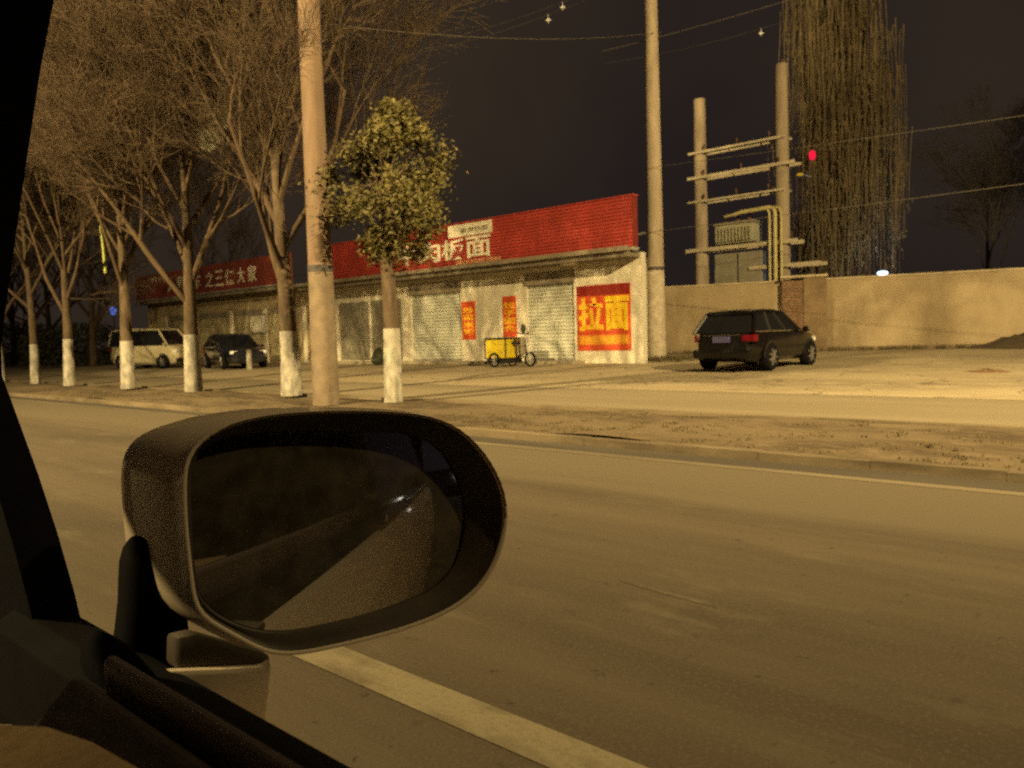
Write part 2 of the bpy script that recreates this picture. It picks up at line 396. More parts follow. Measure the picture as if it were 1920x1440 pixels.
# fascia sign, slats of red sheet
sign = thing('shop_sign', 'long red slatted fascia sign with cream characters at its left, above the white shop', 'sign', (XS-0.6, 20, 3.9))
ZS0, ZS1 = 3.86, 5.40
XF = XS - 0.62
def slats(name, y0, y1, parent, mat, pitch=0.11):
    mb = MB(); z = ZS0
    while z < ZS1-0.02:
        prof = [(XF+0.02, z), (XF-0.012, z+0.012), (XF-0.02, z+pitch*0.5), (XF-0.012, z+pitch-0.018), (XF+0.02, z+pitch)]
        i = len(mb.v)
        for (a, b) in prof: mb.v += [(a, y0, b), (a, y1, b)]
        for k in range(4): mb.f.append((i+2*k, i+2*k+1, i+2*k+3, i+2*k+2))
        z += pitch
    return mb.build(name, mat, parent, fix=False)
slats('slat_panel', SE-0.1, SN-1.2, sign, m_redsign)
fr = MB()
fr.bx(XF+0.02, XF+0.28, SE-0.1, SN-1.2, ZS0, ZS1)
fr.build('back_box', pm('sign_back', (0.16,0.02,0.016), 0.7, 0.2, 2), sign)
tr = MB(); tr.bx(XF-0.03, XF+0.30, SE-0.12, SN-1.18, ZS0-0.09, ZS0-0.004); tr.build('bottom_trim', m_steel, sign)
tr = MB(); tr.bx(XF-0.03, XF+0.30, SE-0.12, SN-1.18, ZS1+0.010, ZS1+0.05); tr.build('top_trim', m_redsign, sign)
def YF(px): return atx(px, 450, XF).y
XL = XF - 0.030
yl, yr = YF(742), YF(922)
cw = (yl-yr)/4
for k, ch in enumerate('牛肉板面'):
    front_text(ch, 'lettering', m_cream, sign, XL, yl-cw*k-0.03, yl-cw*(k+1)+0.03, 4.12, 4.88, 0.020)
MB().bx(XL-0.012, XL+0.012, YF(924), YF(842), 4.93, 5.37).build('name_strip', m_cream, sign)
front_text('家常炒菜', 'lettering', pm('strip_ink',(0.14,0.11,0.06),0.7,0.1,3), sign, XL-0.016, YF(866), YF(917), 5.04, 5.22, 0.01, 0.002)
front_text('凉菜小炒 砂锅米线 承接酒席', 'lettering', pm('small_letter',(0.72,0.36,0.20),0.7,0.1,3), sign, XL, YF(854), YF(939), 3.92, 4.08, 0.01)
# poster on the right pier and the two vertical couplets: flat prints on the wall
pos = thing('poster', 'large red poster with big yellow characters on the right end of the shop front', 'poster', (XS, 14, 1.0))
pa, pb = YS(1184), YS(1084)
def zpx(px, py, x=XS): return atx(px, py, x).z
z0p, z1p = zpx(1135, 657), zpx(1135, 533)
MB().bx(XS-0.020, XS-0.003, pa, pb, z0p, z1p).build('board', m_poster, pos)
hp = z1p-z0p
MB().bx(XS-0.024, XS-0.0205, pa+0.01, pb-0.01, z1p-hp*0.16, z1p-0.01).build('top_band', pm('poster_dark',(0.26,0.022,0.012),0.5,0.15,2), pos)
ym = pb-(pb-pa)*0.52
front_text('拉', 'lettering', m_yellow, pos, XS-0.024, pb-0.05, ym+0.03, z0p+hp*0.30, z0p+hp*0.82, 0.035, 0.002)
front_text('面', 'lettering', pm('yellow_bright',(0.86,0.55,0.02),0.6,0.1,3), pos, XS-0.024, ym-0.03, pa+0.05, z0p+hp*0.30, z0p+hp*0.82, 0.045, 0.002)
MB().bx(XS-0.0235, XS-0.0202, pa+0.06, pb-0.06, z0p+hp*0.09, z0p+hp*0.235).build('lower_band', pm('poster_orange',(0.75,0.30,0.04),0.5,0.15,3), pos)
front_text('牛肉面 刀削面 水饺', 'lettering', m_yellow, pos, XS-0.027, pb-0.12, pa+0.12, z0p+hp*0.115, z0p+hp*0.21, 0.01, 0.002)
for (pxa, pxb, ya, yb, st, lab) in ((945, 970, 556, 632, '饺子面条', 'narrow vertical red banner with yellow characters above the yellow cargo tricycle'),
                                    (868, 893, 566, 637, '炒菜米饭', 'narrow vertical red banner with yellow characters beside the left roller shutter')):
    t = thing('banner', lab, 'banner', (XS, YS(pxa), 1.2), group='vertical banners on the shop piers')
    a, b = YS(pxb), YS(pxa); zz0, zz1 = zpx(pxa, yb), zpx(pxa, ya)
    MB().bx(XS-0.018, XS-0.003, a, b, zz0, zz1).build('board', m_poster, t)
    n = len(st); hh = (zz1-zz0-0.36)/n
    for k, ch in enumerate(st):
        front_text(ch, 'lettering', m_yellow, t, XS-0.021, b-0.03, a+0.03, zz1-0.2-hh*(k+1)+0.02, zz1-0.2-hh*k-0.02, 0.03, 0.002)

# far row of shops with the dull red sign
XB = 21.3
B0, B1 = 30.8, 48.0
far = thing('shop_building', 'far beige row of shops with a dull red sign behind the street trees', 'shop', (XB, 39, 0.2))
wb = MB(); wb.bx(XB, XB+5, B0, B1, 0.15, 3.8); wb.build('wall', pm('beige_wall',(0.42,0.33,0.20),0.9,0.25,1.0,0.2), far)
MB().bx(XB-0.7, XB+5.2, B0, B1+0.1, 3.8, 3.95).build('roof', m_wallg, far)
for (a, b) in ((32.0, 34.4), (35.2, 37.6), (38.6, 41.4), (42.4, 45.0)):
    mb = MB(); shutter(mb, XB-0.01, a, b, 0.4, 2.7, 0.1)
    f = mb.build('roller_shutter', pm('beige_shutter',(0.50,0.43,0.27),0.6,0.2,1.5), far, fix=False)
    MB().bx(XB-0.05, XB-0.012, a-0.05, b+0.05, 2.7, 3.0).build('shutter_box', m_wallg, f)
for yy in (31.4, 34.8, 38.1, 41.9, 45.6):
    MB().bx(XB-0.06, XB-0.002, yy-0.12, yy+0.12, 0.15, 3.0).build('pier', m_wallw, far)
MB().bx(XB-0.05, XB-0.004, 47.0, 47.8, 1.7, 2.6).build('window', pm('lit_window',(0.6,0.55,0.2),0.4,0.1,2), far)
fs = thing('shop_sign', 'dull red fascia sign with cream characters on the far beige shops behind the trees', 'sign', (XB-0.7, 40, 3.9))
XG = XB-0.75
MB().bx(XG, XG+0.25, 31.5, B1-0.2, 3.97, 5.45).build('board', pm('dull_red',(0.24,0.045,0.035),0.7,0.25,1.0), fs)
MB().bx(XG-0.02, XG-0.001, 31.5, B1-0.2, 3.97, 4.05).build('bottom_trim', m_steel, fs)
def YG(px): return atx(px, 540, XG).y
for k, (ch, px0, px1) in enumerate([('人',314,330),('和',332,346),('车',360,377),('之',386,402),('三',404,420),('保',423,441),('大',446,460),('家',466,482)]):
    front_text(ch, 'lettering', m_cream, fs, XG-0.008, YG(px0), YG(px1), 4.30, 5.12, 0.02)
front_text('VTVT', 'lettering', m_cream, fs, XG-0.008, YG(283), YG(311), 4.95, 5.28, 0.015)
nb = thing('notice_board', 'white framed notice board on the far beige shop beyond the dark car', 'notice board', (XB, 32.6, 1.5))
ya, yb = atx(500, 620, XB-0.1).y, atx(468, 620, XB-0.1).y
MB().bx(XB-0.10, XB-0.065, ya, yb, 1.75, 2.75).build('frame', m_steel, nb, bevel=0.01)
MB().bx(XB-0.105, XB-0.101, ya+0.1, yb-0.1, 1.85, 2.65).build('panel', m_wallw, nb)

# ------------------------------------------------------------------ boundary wall, pier
bw = thing('boundary_wall', 'long plain rendered yard wall to the right of the shop, behind the parked dark car', 'wall', (28.5, 10, 0.3))
P1, P2 = Vector((27.2, 15.3, 0)), Vector((30.8, 4.0, 0))
dv = (P2-P1).normalized(); nv = Vector((-dv.y, dv.x, 0)).normalized()
if nv.x < 0: nv = -nv
m_yard = ground_mat('yard_render', [(0,0,0,0,(0.30,0.235,0.15)), (0.5,(1,1,1),0.45,0.62,(0.235,0.18,0.112)), (2.2,(1,1,0.4),0.5,0.7,(0.325,0.26,0.17)), (9,(1,1,1),0.5,0.8,(0.27,0.21,0.135))], 0.95, 0.3)
def wseg(a, b, z0, z1, th=0.24, off=0.0):
    A = P1+dv*a+nv*off; B = P1+dv*b+nv*off
    return [(A.x,A.y,z0),(A.x+nv.x*th,A.y+nv.y*th,z0),(B.x+nv.x*th,B.y+nv.y*th,z0),(B.x,B.y,z0)], [(A.x,A.y,z1),(A.x+nv.x*th,A.y+nv.y*th,z1),(B.x+nv.x*th,B.y+nv.y*th,z1),(B.x,B.y,z1)]
mb = MB(); mb.hexa(*wseg(-2.5, 45, 0.2, 2.95)); mb.build('wall', m_yard, bw)
MB().hexa(*wseg(-2.5, 45, 2.953, 3.02, 0.30, -0.03)).build('coping', pm('coping',(0.40,0.33,0.22),0.95,0.3,2,0.2), bw)
MB().hexa(*wseg(5.3, 45, 0.25, 0.50, 0.03, -0.034)).build('plinth', pm('dark_plinth',(0.19,0.14,0.09),0.95,0.4,1.5,0.3), bw)  # darker strip along the foot of the wall
# brick gate pier with dark joints
brick = pm('brick', (0.20,0.12,0.075), 0.95, 0.4, 7, 0.4)
pier = thing('gate_pier', 'dark brown brick gate pier standing against the yard wall behind the dark car', 'gate pier', (28,9.8,0.3))
def wallp(px, dd=0.0):      # distance along the wall where pixel column px meets it
    r = ray(px, 600); # solve EYE + r*t on the wall line in plan
    a = r.x*dv.y - r.y*dv.x
    t = ((P1.x)*dv.y - (P1.y)*dv.x)/a
    p = Vector((r.x*t, r.y*t, 0)); return (p-P1).dot(dv)
s0, s1, s2 = wallp(1468), wallp(1508), wallp(1550)
mb = MB(); z = 0.25
while z < 2.9:
    mb.hexa(*wseg(s0, s1, z, z+0.085, 0.35, -0.37)); z += 0.105
mb.build('brick_courses', brick, pier)
MB().hexa(*wseg(s0+0.02, s1-0.02, 0.25, 2.92, 0.30, -0.33)).build('mortar_core', pm('mortar',(0.40,0.32,0.20),0.95,0.2,4), pier)
MB().hexa(*wseg(s1+0.003, s2, 0.25, 3.06, 0.40, -0.42)).build('pillar', pm('brown_render',(0.20,0.14,0.085),0.95,0.35,1.5,0.3), pier)
MB().hexa(*wseg(s0-0.05, s2+0.05, 3.063, 3.15, 0.5, -0.48)).build('cap', pm('coping',(0.4,0.33,0.22)), pier)

# ------------------------------------------------------------------ utility poles
def utility_pole(name, px, d, zb, H, r0, lab, band, lean=(0,0), mc=None, mp=None):
    b = atd(px, 640, d); x, y = b.x, b.y
    t = thing(name, lab, 'utility pole', (x, y, zb), group='concrete utility poles')
    n = 9; P = [(x+lean[0]*k/n, y+lean[1]*k/n, zb+(H)*k/n) for k in range(n+1)]
    MB().tube(P, [r0*(1-0.32*k/n) for k in range(n+1)], 20).build('shaft', mc or m_conc, t, True)
    k = band/H
    MB().tube([(x,y,zb-0.02),(x+lean[0]*k,y+lean[1]*k,zb+band)], [r0*1.012+0.004, r0*(1-0.32*k)+0.006], 20, cap=False).build('pale_base_coat', mp or m_pale, t, True)
    MB().tube([(x+lean[0]*k,y+lean[1]*k,zb+band),(x+lean[0]*k,y+lean[1]*k,zb+band+0.12)], r0*(1-0.32*k)+0.012, 20).build('strap', pm('strap',(0.06,0.05,0.05),0.7,0.2,5), t, True)
    return t, x, y
up1, u1x, u1y = utility_pole('utility_pole', 607, 14.2, 0.10, 12.0, 0.235, 'nearest pinkish concrete utility pole with a dark strap, rising in front of the bare trees', 2.42, mc=pm('pink_concrete',(0.165,0.112,0.076),0.9,0.3,3.0,0.3,stretch=(1,1,0.25)), mp=pm('dusty_wash',(0.18,0.137,0.095),0.9,0.3,4,0.2))
up2, u2x, u2y = utility_pole('utility_pole', 1232, 26.0, 0.34, 12.2, 0.30, 'tall concrete utility pole with a pale lower coat, beside the right end of the shop', 2.95)
# cross bracket on the pole beside the shop
MB().tube([(u2x-0.1,u2y+1.0,4.55),(u2x-0.1,u2y-0.3,4.6)], 0.035, 8).build('bracket', m_steel, up2)
# overhead lines
def wire(pts, lab, r=0.012, mat=None, sag=0.3):
    a, b = Vector(pts[0]), Vector(pts[1]); P = []
    for k in range(25):
        t = k/24; p = a.lerp(b, t); p.z -= sag*4*t*(1-t); P.append(p)
    o = MB().tube(P, r, 5).build('overhead_line', mat or m_steel, smooth=True)
    return tag(o, lab, 'cable', 'overhead lines')
m_wire = pm('wire', (0.09,0.075,0.06), 0.7, 0.2, 2)
wire([(u2x-0.32,u2y+0.4,4.55),(u2x-0.2,u2y-34,4.9)], 'thin slack cable running right from the pole beside the shop over the yard wall', 0.008, m_wire, 0.1)
wire([(u2x-0.32,u2y,6.65),(u2x+6.5,u2y-34,7.2)], 'thin higher cable leaving the pole beside the shop to the right', 0.007, m_wire, 0.2)
wire([(u2x-0.36,u2y+0.2,4.5),(u2x-3.0,u2y+34,4.7)], 'dark cable running left from the pole beside the shop behind the fascia sign', 0.014, m_wire, 0.2)
wire([atd(600,40,14.2)+Vector((0.2,0,0)), atd(1240,60,25.6)], 'faint cable spanning between the two concrete utility poles', 0.01, m_wire, 0.25)
la, lb = atd(1130, 96, 26), atd(1500, -6, 25); wire([la, lb], 'thin wire crossing high above the fascia sign, past the shop pole', 0.010, m_wire, 0.05)
for wl_, (px, py, d, lab) in zip(('very thin line holding the lower of the two insulators left of the shop pole','very thin line holding the upper of the two insulators left of the shop pole','very thin line holding the insulator above the transformer poles'), ((1028,38,30,'small white insulator high up, lower of the two left of the shop pole'), (1055,14,30,'small white insulator high up, upper of the two left of the shop pole'), (1427,63,33,'small bluish white insulator above the pair of transformer poles'))):
    p = atd(px, py, d)
    t = thing('insulator', lab, 'insulator', p, group='insulators on the overhead lines')
    MB().sphere(p, 0.075, 10, 8, (1.5,1.5,0.6)).build('porcelain_disc', pm('porcelain',(0.85,0.85,0.85),0.15,0.05,4), t, True)
    MB().tube([p-Vector((0,0,0.12)), p+Vector((0,0,0.22))], 0.02, 6).build('pin', m_steel, t)
    wire([p+Vector((0,8,0.75)), p+Vector((0,-8,0.75))], wl_, 0.006, m_wire, 0.55)

# ------------------------------------------------------------------ transformer platform
XT = 31.5
def YT(px): return atx(px, 500, XT).y
def ZT_(px, py): return atx(px, py, XT).z
tp = thing('transformer_platform', 'pair of concrete poles with steel crossarms carrying a transformer behind the yard wall', 'transformer', (XT, YT(1390), 0.3))
ya, yb = YT(1316), YT(1468)
for y, top in ((ya, 11.3), (yb, 11.9)):
    MB().tube([(XT,y,0.2),(XT,y,5),(XT,y,top)], [0.33,0.29,0.25], 16).build('pole', m_conc, tp, True)
for (x0, y0, x1, y1, th) in ((1300,290,1480,258,0.10),(1298,335,1497,307,0.13),(1298,382,1478,356,0.08),(1293,472,1502,452,0.16),(1410,505,1545,491,0.14)):
    z = ZT_((x0+x1)/2, (y0+y1)/2); c = MB()
    for sx_ in (-0.36, 0.32): c.bx(XT+sx_, XT+sx_+0.06, YT(x1), YT(x0), z-th/2, z+th/2)
    c.build('crossarm', pm('crossarm_steel',(0.50,0.43,0.31),0.6,0.25,5), tp)
    if th < 0.14:
        for pxx in (x0+30, (x0+x1)/2, x1-30):
            yy = YT(pxx); MB().tube([(XT-0.33,yy,z+th/2),(XT-0.33,yy,z+0.12),(XT-0.33,yy,z+0.16),(XT-0.33,yy,z+0.3)], [0.02,0.02,0.055,0.04], 8).build('insulator', pm('brown_porcelain',(0.12,0.06,0.04),0.3,0.2,4), tp, True)
zt0, zt1 = ZT_(1385, 461), ZT_(1385, 416)
y0, y1 = YT(1421), YT(1350)
tank = MB(); tank.bx(XT-0.42, XT+0.42, y0, y1, zt0+0.1, zt1-0.12)
tk = tank.build('transformer_tank', pm('tank_paint',(0.36,0.34,0.24),0.6,0.25,3), tp, bevel=0.03)
fins = MB(); n = 11
for k in range(n):
    yy = y0+0.1+(y1-y0-0.2)*k/(n-1); fins.bx(XT-0.56, XT-0.423, yy-0.025, yy+0.025, zt0+0.18, zt1-0.25)
fins.build('cooling_fins', pm('tank_paint',(0.36,0.34,0.24)), tk)
MB().bx(XT-0.5, XT+0.5, y0-0.05, y1+0.05, zt1-0.118, zt1-0.04).build('lid', pm('tank_lid',(0.26,0.24,0.17),0.6,0.2,3), tk)
for k in range(3):
    yy = y0+0.35+k*(y1-y0-0.7)/2
    MB().tube([(XT,yy,zt1-0.04),(XT,yy,zt1+0.1),(XT,yy,zt1+0.2),(XT,yy,zt1+0.34)], [0.06,0.09,0.05,0.03], 8).build('bushing', pm('brown_porcelain',(0.12,0.06,0.04)), tk, True)
cz0, cz1 = ZT_(1388, 535), ZT_(1388, 474)
cb = MB().bx(XT-0.25, XT+0.35, YT(1432), YT(1345), cz0, cz1).build('switch_cabinet', pm('cabinet_grey',(0.26,0.235,0.18),0.55,0.25,2,0.1), tp, bevel=0.02)
MB().bx(XT-0.262, XT-0.252, YT(1389.5), YT(1387.5), cz0+0.05, cz1-0.05).build('door_gap', m_black, cb)
for k, (pxa, off) in enumerate(((1462,0.0),(1452,0.16),(1474,-0.16))):
    zt = ZT_(1440, 392)-0.02*k; yv = YT(pxa)
    P = [(XT-0.45-0.02*k, YT(1386)+0.2*k, zt-0.12), (XT-0.45-0.02*k, YT(1400), zt-0.05), (XT-0.45-0.02*k, yv+0.25, zt), (XT-0.45-0.02*k, yv+0.07, zt-0.05), (XT-0.45-0.02*k, yv, zt-0.25), (XT-0.45-0.02*k, yv, 0.3)]
    MB().tube(P, 0.085 if k == 0 else 0.055, 10).build('conduit', pm('conduit_yellow',(0.46,0.40,0.20),0.5,0.2,3), tp, True)

# ------------------------------------------------------------------ trees
def limb(mb, p, d, L, r, depth, rng, spread, up, leafpts, curl=0.25, minr=0.004):
    n = 3 if depth > 1 else 2
    pts = [p.copy()]; rad = [r]; q = p.copy(); dd = d.copy()
    for k in range(n):
        dd = (dd + Vector((rng.uniform(-1,1), rng.uniform(-1,1), rng.uniform(-1,1)))*curl*0.5 + Vector((0,0,up))*0.12).normalized()
        q = q + dd*(L/n); pts.append(q.copy()); rad.append(max(minr, r*(1-0.62*(k+1)/n)))
    mb.tube(pts, rad, 6 if depth > 2 else (4 if depth > 1 else 3), cap=False)
    if leafpts is not None and depth <= 1: leafpts.append((q.copy(), dd.copy()))
    if depth <= 0: return
    kids = {5: 4, 4: 5, 3: 5, 2: 5, 1: 4}[depth]
    for k in range(kids):
        t = 0.30+0.70*(k+rng.random())/kids
        i = min(n-1, int(t*n)); fr = t*n-i; pp = pts[i].lerp(pts[i+1], min(1, fr))
        ax = Vector((rng.uniform(-1,1), rng.uniform(-1,1), rng.uniform(-1,1)))
        side = ax - dd*ax.dot(dd)
        if side.length < 1e-3: continue
        side.normalize(); ang = rng.uniform(0.5, 1.0)*spread
        nd = (dd*math.cos(ang)+side*math.sin(ang)).normalized()
        limb(mb, pp, nd, L*rng.uniform(0.52, 0.74), max(minr, rad[i]*rng.uniform(0.42,0.6)), depth-1, rng, spread, up, leafpts, curl, minr)
def bare_tree(name, x, y, zb, H, r0, fork, lab, seed, group, paint=1.5, crown_depth=4, lean=(0,0), nl=6, minr=0.006, spread=0.75, bark=None, twig=None, lscale=1.0):
    rng = random.Random(seed)
    t = thing(name, lab, 'tree', (x, y, zb), group=group)
    n = 7; P = []; rad = []
    for k in range(n+1):
        f = k/n; P.append(Vector((x+lean[0]*f+0.05*math.sin(seed+f*4), y+lean[1]*f+0.05*math.cos(seed*2+f*3), zb+H*0.62*f)))
        rad.append(r0*(1.12-0.20*f*2 if f < 0.1 else 1.08-0.75*f))
    MB().tube(P, rad, 12).build('trunk', bark or m_bark, t, True)
    if paint:
        pk = paint/(H*0.62); Q = [P[0]]; rr = [rad[0]+0.008]
        for k in range(1, n+1):
            if k/n < pk: Q.append(P[k]); rr.append(rad[k]+0.008)
        f = pk*n; i = int(f); Q.append(P[i].lerp(P[i+1], f-i)); rr.append(rad[i]+(rad[i+1]-rad[i])*(f-i)+0.008)
        MB().tube(Q, rr, 12).build('whitewashed_base', m_white, t, True)
    mb = MB()
    a0 = rng.uniform(0, 6.28)
    for k in range(nl):
        f = fork+(1-fork)*k/(nl-1)*0.98
        i = min(n-1, int(f*n)); p = P[i].lerp(P[i+1], f*n-i)
        a = a0+k*2.4; el = rng.uniform(0.75, 1.1) if k < nl-1 else 1.45
        d = Vector((math.cos(a)*math.cos(el), math.sin(a)*math.cos(el), math.sin(el)))
        limb(mb, p, d, H*rng.uniform(0.30,0.40)*lscale, rad[i]*rng.uniform(0.5,0.65), crown_depth, rng, spread, 0.9, None, 0.3, minr)
    mb.build('crown', twig or m_twig, t, 'all', fix=False)
    return t
G = 'whitewashed street trees along the verge'
rows = [(365,19.4,9.6,0.19,'white-based street tree before the far red sign, between the pale van and dark car'),
        (243,21.6,10.0,0.17,'forked street tree with a white base hiding the rear of the white van'),
        (132,24.3,9.6,0.15,'slim street tree with a white base, second from the left edge'),
        (66,26.7,9.4,0.14,'thin street tree with a yellowish white base next to the dark window pillar'),
        (541,16.8,9.8,0.20,'street tree with a white base just left of the nearest utility pole'),
        (2,29.6,9.0,0.14,'street tree half hidden by the dark window pillar')]
for k, (px, d, H, r0, lab) in enumerate(rows):
    p = atd(px, 730, d)
    bare_tree('street_tree', p.x, p.y, 0.10, H, r0, 0.36, lab, 11+k*7, G, paint=(1.42,1.33,1.47,1.36,1.40,1.44)[k], crown_depth=5 if k < 5 else 4, nl=9, minr=0.0045, spread=0.85, lscale=1.12)
# background bare trees
for k, (px, d, H, lab) in enumerate([(95,50,12,'dim bare tree far beyond the verge, behind the slim street trees'),(178,44,11,'dim bare tree behind the gap between two whitewashed trunks'),(30,58,12,'dim bare tree farthest to the left near the window pillar'),(440,52,11,'dim bare tree rising behind the far red sign')]):
    p = atd(px, 690, d)
    bare_tree('background_tree', p.x, p.y, 0.1, H, 0.2, 0.22, lab, 101+k*5, 'bare trees in the background', paint=0, crown_depth=3, nl=9, minr=0.012, spread=0.8)
p = atd(1850, 640, 78)
bare_tree('background_tree', p.x, p.y, 0.1, 20, 0.25, 0.35, 'faint grey tree in the dark sky above the right end of the yard wall', 171, 'bare trees in the background', paint=0, crown_depth=4, nl=8, minr=0.015, spread=0.95, twig=pm('grey_twig',(0.28,0.24,0.21),0.95,0.3,3))

def leaves(mb, pts, rng, n, size, jit):
    for _ in range(n):
        p, d = pts[rng.randrange(len(pts))]
        c = p + Vector((rng.gauss(0,jit), rng.gauss(0,jit), rng.gauss(0,jit)))
        a = Vector((rng.uniform(-1,1), rng.uniform(-1,1), rng.uniform(-0.6,0.6))).normalized()
        b = a.cross(Vector((rng.uniform(-1,1), rng.uniform(-1,1), rng.uniform(-1,1)))).normalized()
        s = size*rng.uniform(0.6,1.3)
        mb.quad(c-a*s, c+b*s*0.45, c+a*s, c-b*s*0.45)
def leafy_tree(name, x, y, zb, zc, rx, rz_, lab, seed, n, size, r0=0.14, paint=1.4, leafm=None, group=None):
    rng = random.Random(seed)
    t = thing(name, lab, 'tree', (x, y, zb), group=group)
    P = [Vector((x, y, zb)), Vector((x+0.03, y, zb+1.2)), Vector((x-0.02, y+0.03, zc-rz_*0.4)), Vector((x, y, zc+rz_*0.3))]
    MB().tube(P, [r0*1.1, r0, r0*0.75, r0*0.3], 12).build('trunk', m_bark, t, True)
    if paint: MB().tube([P[0], P[0].lerp(P[1], min(1, paint/1.2)) if paint <= 1.2 else P[1].lerp(P[2], (paint-1.2)/max(0.1, P[2].z-P[1].z))], [r0*1.1+0.008, r0+0.008], 12).build('whitewashed_base', m_white, t, True)
    br = MB(); pts = []
    cl = []
    for k in range(44):
        th = rng.uniform(0, 6.283); u = rng.uniform(-0.75, 1); rr = math.sqrt(max(0.05, 1-u*u))*rng.uniform(0.35, 1.12)
        c = Vector((x+rx*rr*math.cos(th), y+rx*rr*math.sin(th), zc+rz_*u*rng.uniform(0.75,1)))
        cl.append(c); br.tube([Vector((x, y, zc-rz_*0.35+rng.uniform(0,0.5)*rz_)), (c+Vector((x, y, zc)))/2+Vector((0,0,-0.1)), c], [0.035,0.022,0.008], 5, cap=False)
    br.build('branches', m_twig, t, fix=False)
    mb = MB()
    for _ in range(n):
        ci = rng.randrange(len(cl)); c = cl[ci]; sg = 0.55+0.65*((ci*37) % 17)/17
        q = c + Vector((rng.gauss(0,1)*rx*0.15*sg, rng.gauss(0,1)*rx*0.15*sg, rng.gauss(0,1)*rz_*0.10*sg))
        a = Vector((rng.uniform(-1,1), rng.uniform(-1,1), rng.uniform(-0.8,0.5))).normalized()
        b = a.cross(Vector((rng.uniform(-1,1), rng.uniform(-1,1), rng.uniform(-1,1)))).normalized()
        s = size*rng.uniform(0.6,1.3); mb.quad(q-a*s, q+b*s*0.5, q+a*s, q-b*s*0.5)
    mb.build('crown', leafm or m_leaf, t, fix=False)
    return t
p = atd(738, 750, 14.2)
leafy_tree('leafy_tree', p.x, p.y, 0.1, 3.92, 1.14, 1.58, 'bushy green leafy tree with a white base just left of the red shop sign', 5, 15000, 0.05, 0.15, 1.35)
# tall weeping tree behind the wall: hanging strands
def weeping_tree(x, y, zb, lab):
    rng = random.Random(23); t = thing('weeping_tree', lab, 'tree', (x, y, zb))
    MB().tube([(x,y,zb),(x+0.1,y,zb+4),(x,y+0.1,zb+9),(x,y,zb+15)], [0.35,0.28,0.2,0.08], 12).build('trunk', m_bark, t, True)
    br = MB(); st = MB()
    anchors = []
    for k in range(64):
        a = rng.uniform(0,6.283); z = zb+rng.uniform(5.5, 18); rr = rng.uniform(0.5, 2.7)
        e = Vector((x+rr*math.cos(a)*0.7, y+rr*math.sin(a), z)); s0_ = Vector((x, y, max(zb+3.0, z-rng.uniform(1.5,3))))
        br.tube([s0_, s0_.lerp(e, 0.5)+Vector((0,0,0.3)), e], [0.06,0.035,0.015], 5, cap=False); anchors.append(e); anchors.append(s0_.lerp(e,0.6))
    br.build('limbs', m_twig, t, fix=False)
    lf = MB()
    for _ in range(2000):
        e = anchors[rng.randrange(len(anchors))]; c = e+Vector((rng.gauss(0,0.28), rng.gauss(0,0.28), rng.gauss(0,0.2)))
        L = rng.uniform(1.2, 7.0); L = min(L, c.z-zb-1.0-rng.random()*1.5); P = []
        sw = Vector((rng.gauss(0,0.06), rng.gauss(0,0.06), 0))
        for j in range(5): P.append(c+Vector((0,0,-L*j/4))+sw*j*0.5+Vector((rng.gauss(0,0.03), rng.gauss(0,0.03), 0)))
        st.tube(P, [0.022,0.020,0.018,0.015,0.010], 3, cap=False)
        for j in range(int(L*2)):
            q = c+Vector((rng.gauss(0,0.05), rng.gauss(0,0.05), -L*rng.random()))
            a = Vector((rng.uniform(-0.5,0.5), rng.uniform(-0.5,0.5), -1)).normalized(); b = a.cross(Vector((rng.uniform(-1,1), rng.uniform(-1,1), 0.1))).normalized()
            lf.quad(q-a*0.10, q+b*0.028, q+a*0.10, q-b*0.028)
    st.build('hanging_twigs', pm('willow_twig',(0.16,0.12,0.07),0.9,0.4,0.8), t, fix=False)
    lf.build('leaves', pm('willow_leaf',(0.19,0.145,0.075),0.8,0.4,1.5), t, fix=False)
p = atd(1570, 640, 37); weeping_tree(p.x, p.y, 0.3, 'tall weeping tree with hanging strands behind the yard wall')
# hedge at the far left
rng = random.Random(3)
for k, (px, d, wd, ht, lab) in enumerate([(150,46,4.5,2.6,'dark clipped hedge behind the slim whitewashed trunks on the left'),(40,52,4.0,3.0,'dark shrub mass near the window pillar on the far left')]):
    p = atd(px, 690, d); t = thing('hedge', lab, 'hedge', (p.x, p.y, 0.1))
    mb = MB()
    for j in range(9):
        q = Vector((p.x+rng.uniform(-wd,wd)*0.5, p.y+rng.uniform(-1,1), 0.1)); MB().tube([q, q+Vector((0.1,0,ht*0.7))], [0.04,0.015], 5).build('stem', m_bark, t)
    for _ in range(5000):
        u, v_, w_ = rng.uniform(-1,1), rng.uniform(-1,1), rng.random()**0.8
        if u*u+v_*v_ > 1.1: continue
        q = Vector((p.x+u*wd*0.7, p.y+v_*1.6, 0.15+w_*ht*(1-0.35*u*u)+rng.gauss(0,0.1)))
        a = Vector((rng.uniform(-1,1), rng.uniform(-1,1), rng.uniform(-1,1))).normalized(); b = a.cross(Vector((rng.uniform(-1,1), rng.uniform(-1,1), rng.uniform(-1,1)))).normalized()
        mb.quad(q-a*0.1, q+b*0.05, q+a*0.1, q-b*0.05)
    mb.build('foliage', m_dkleaf, t, fix=False)

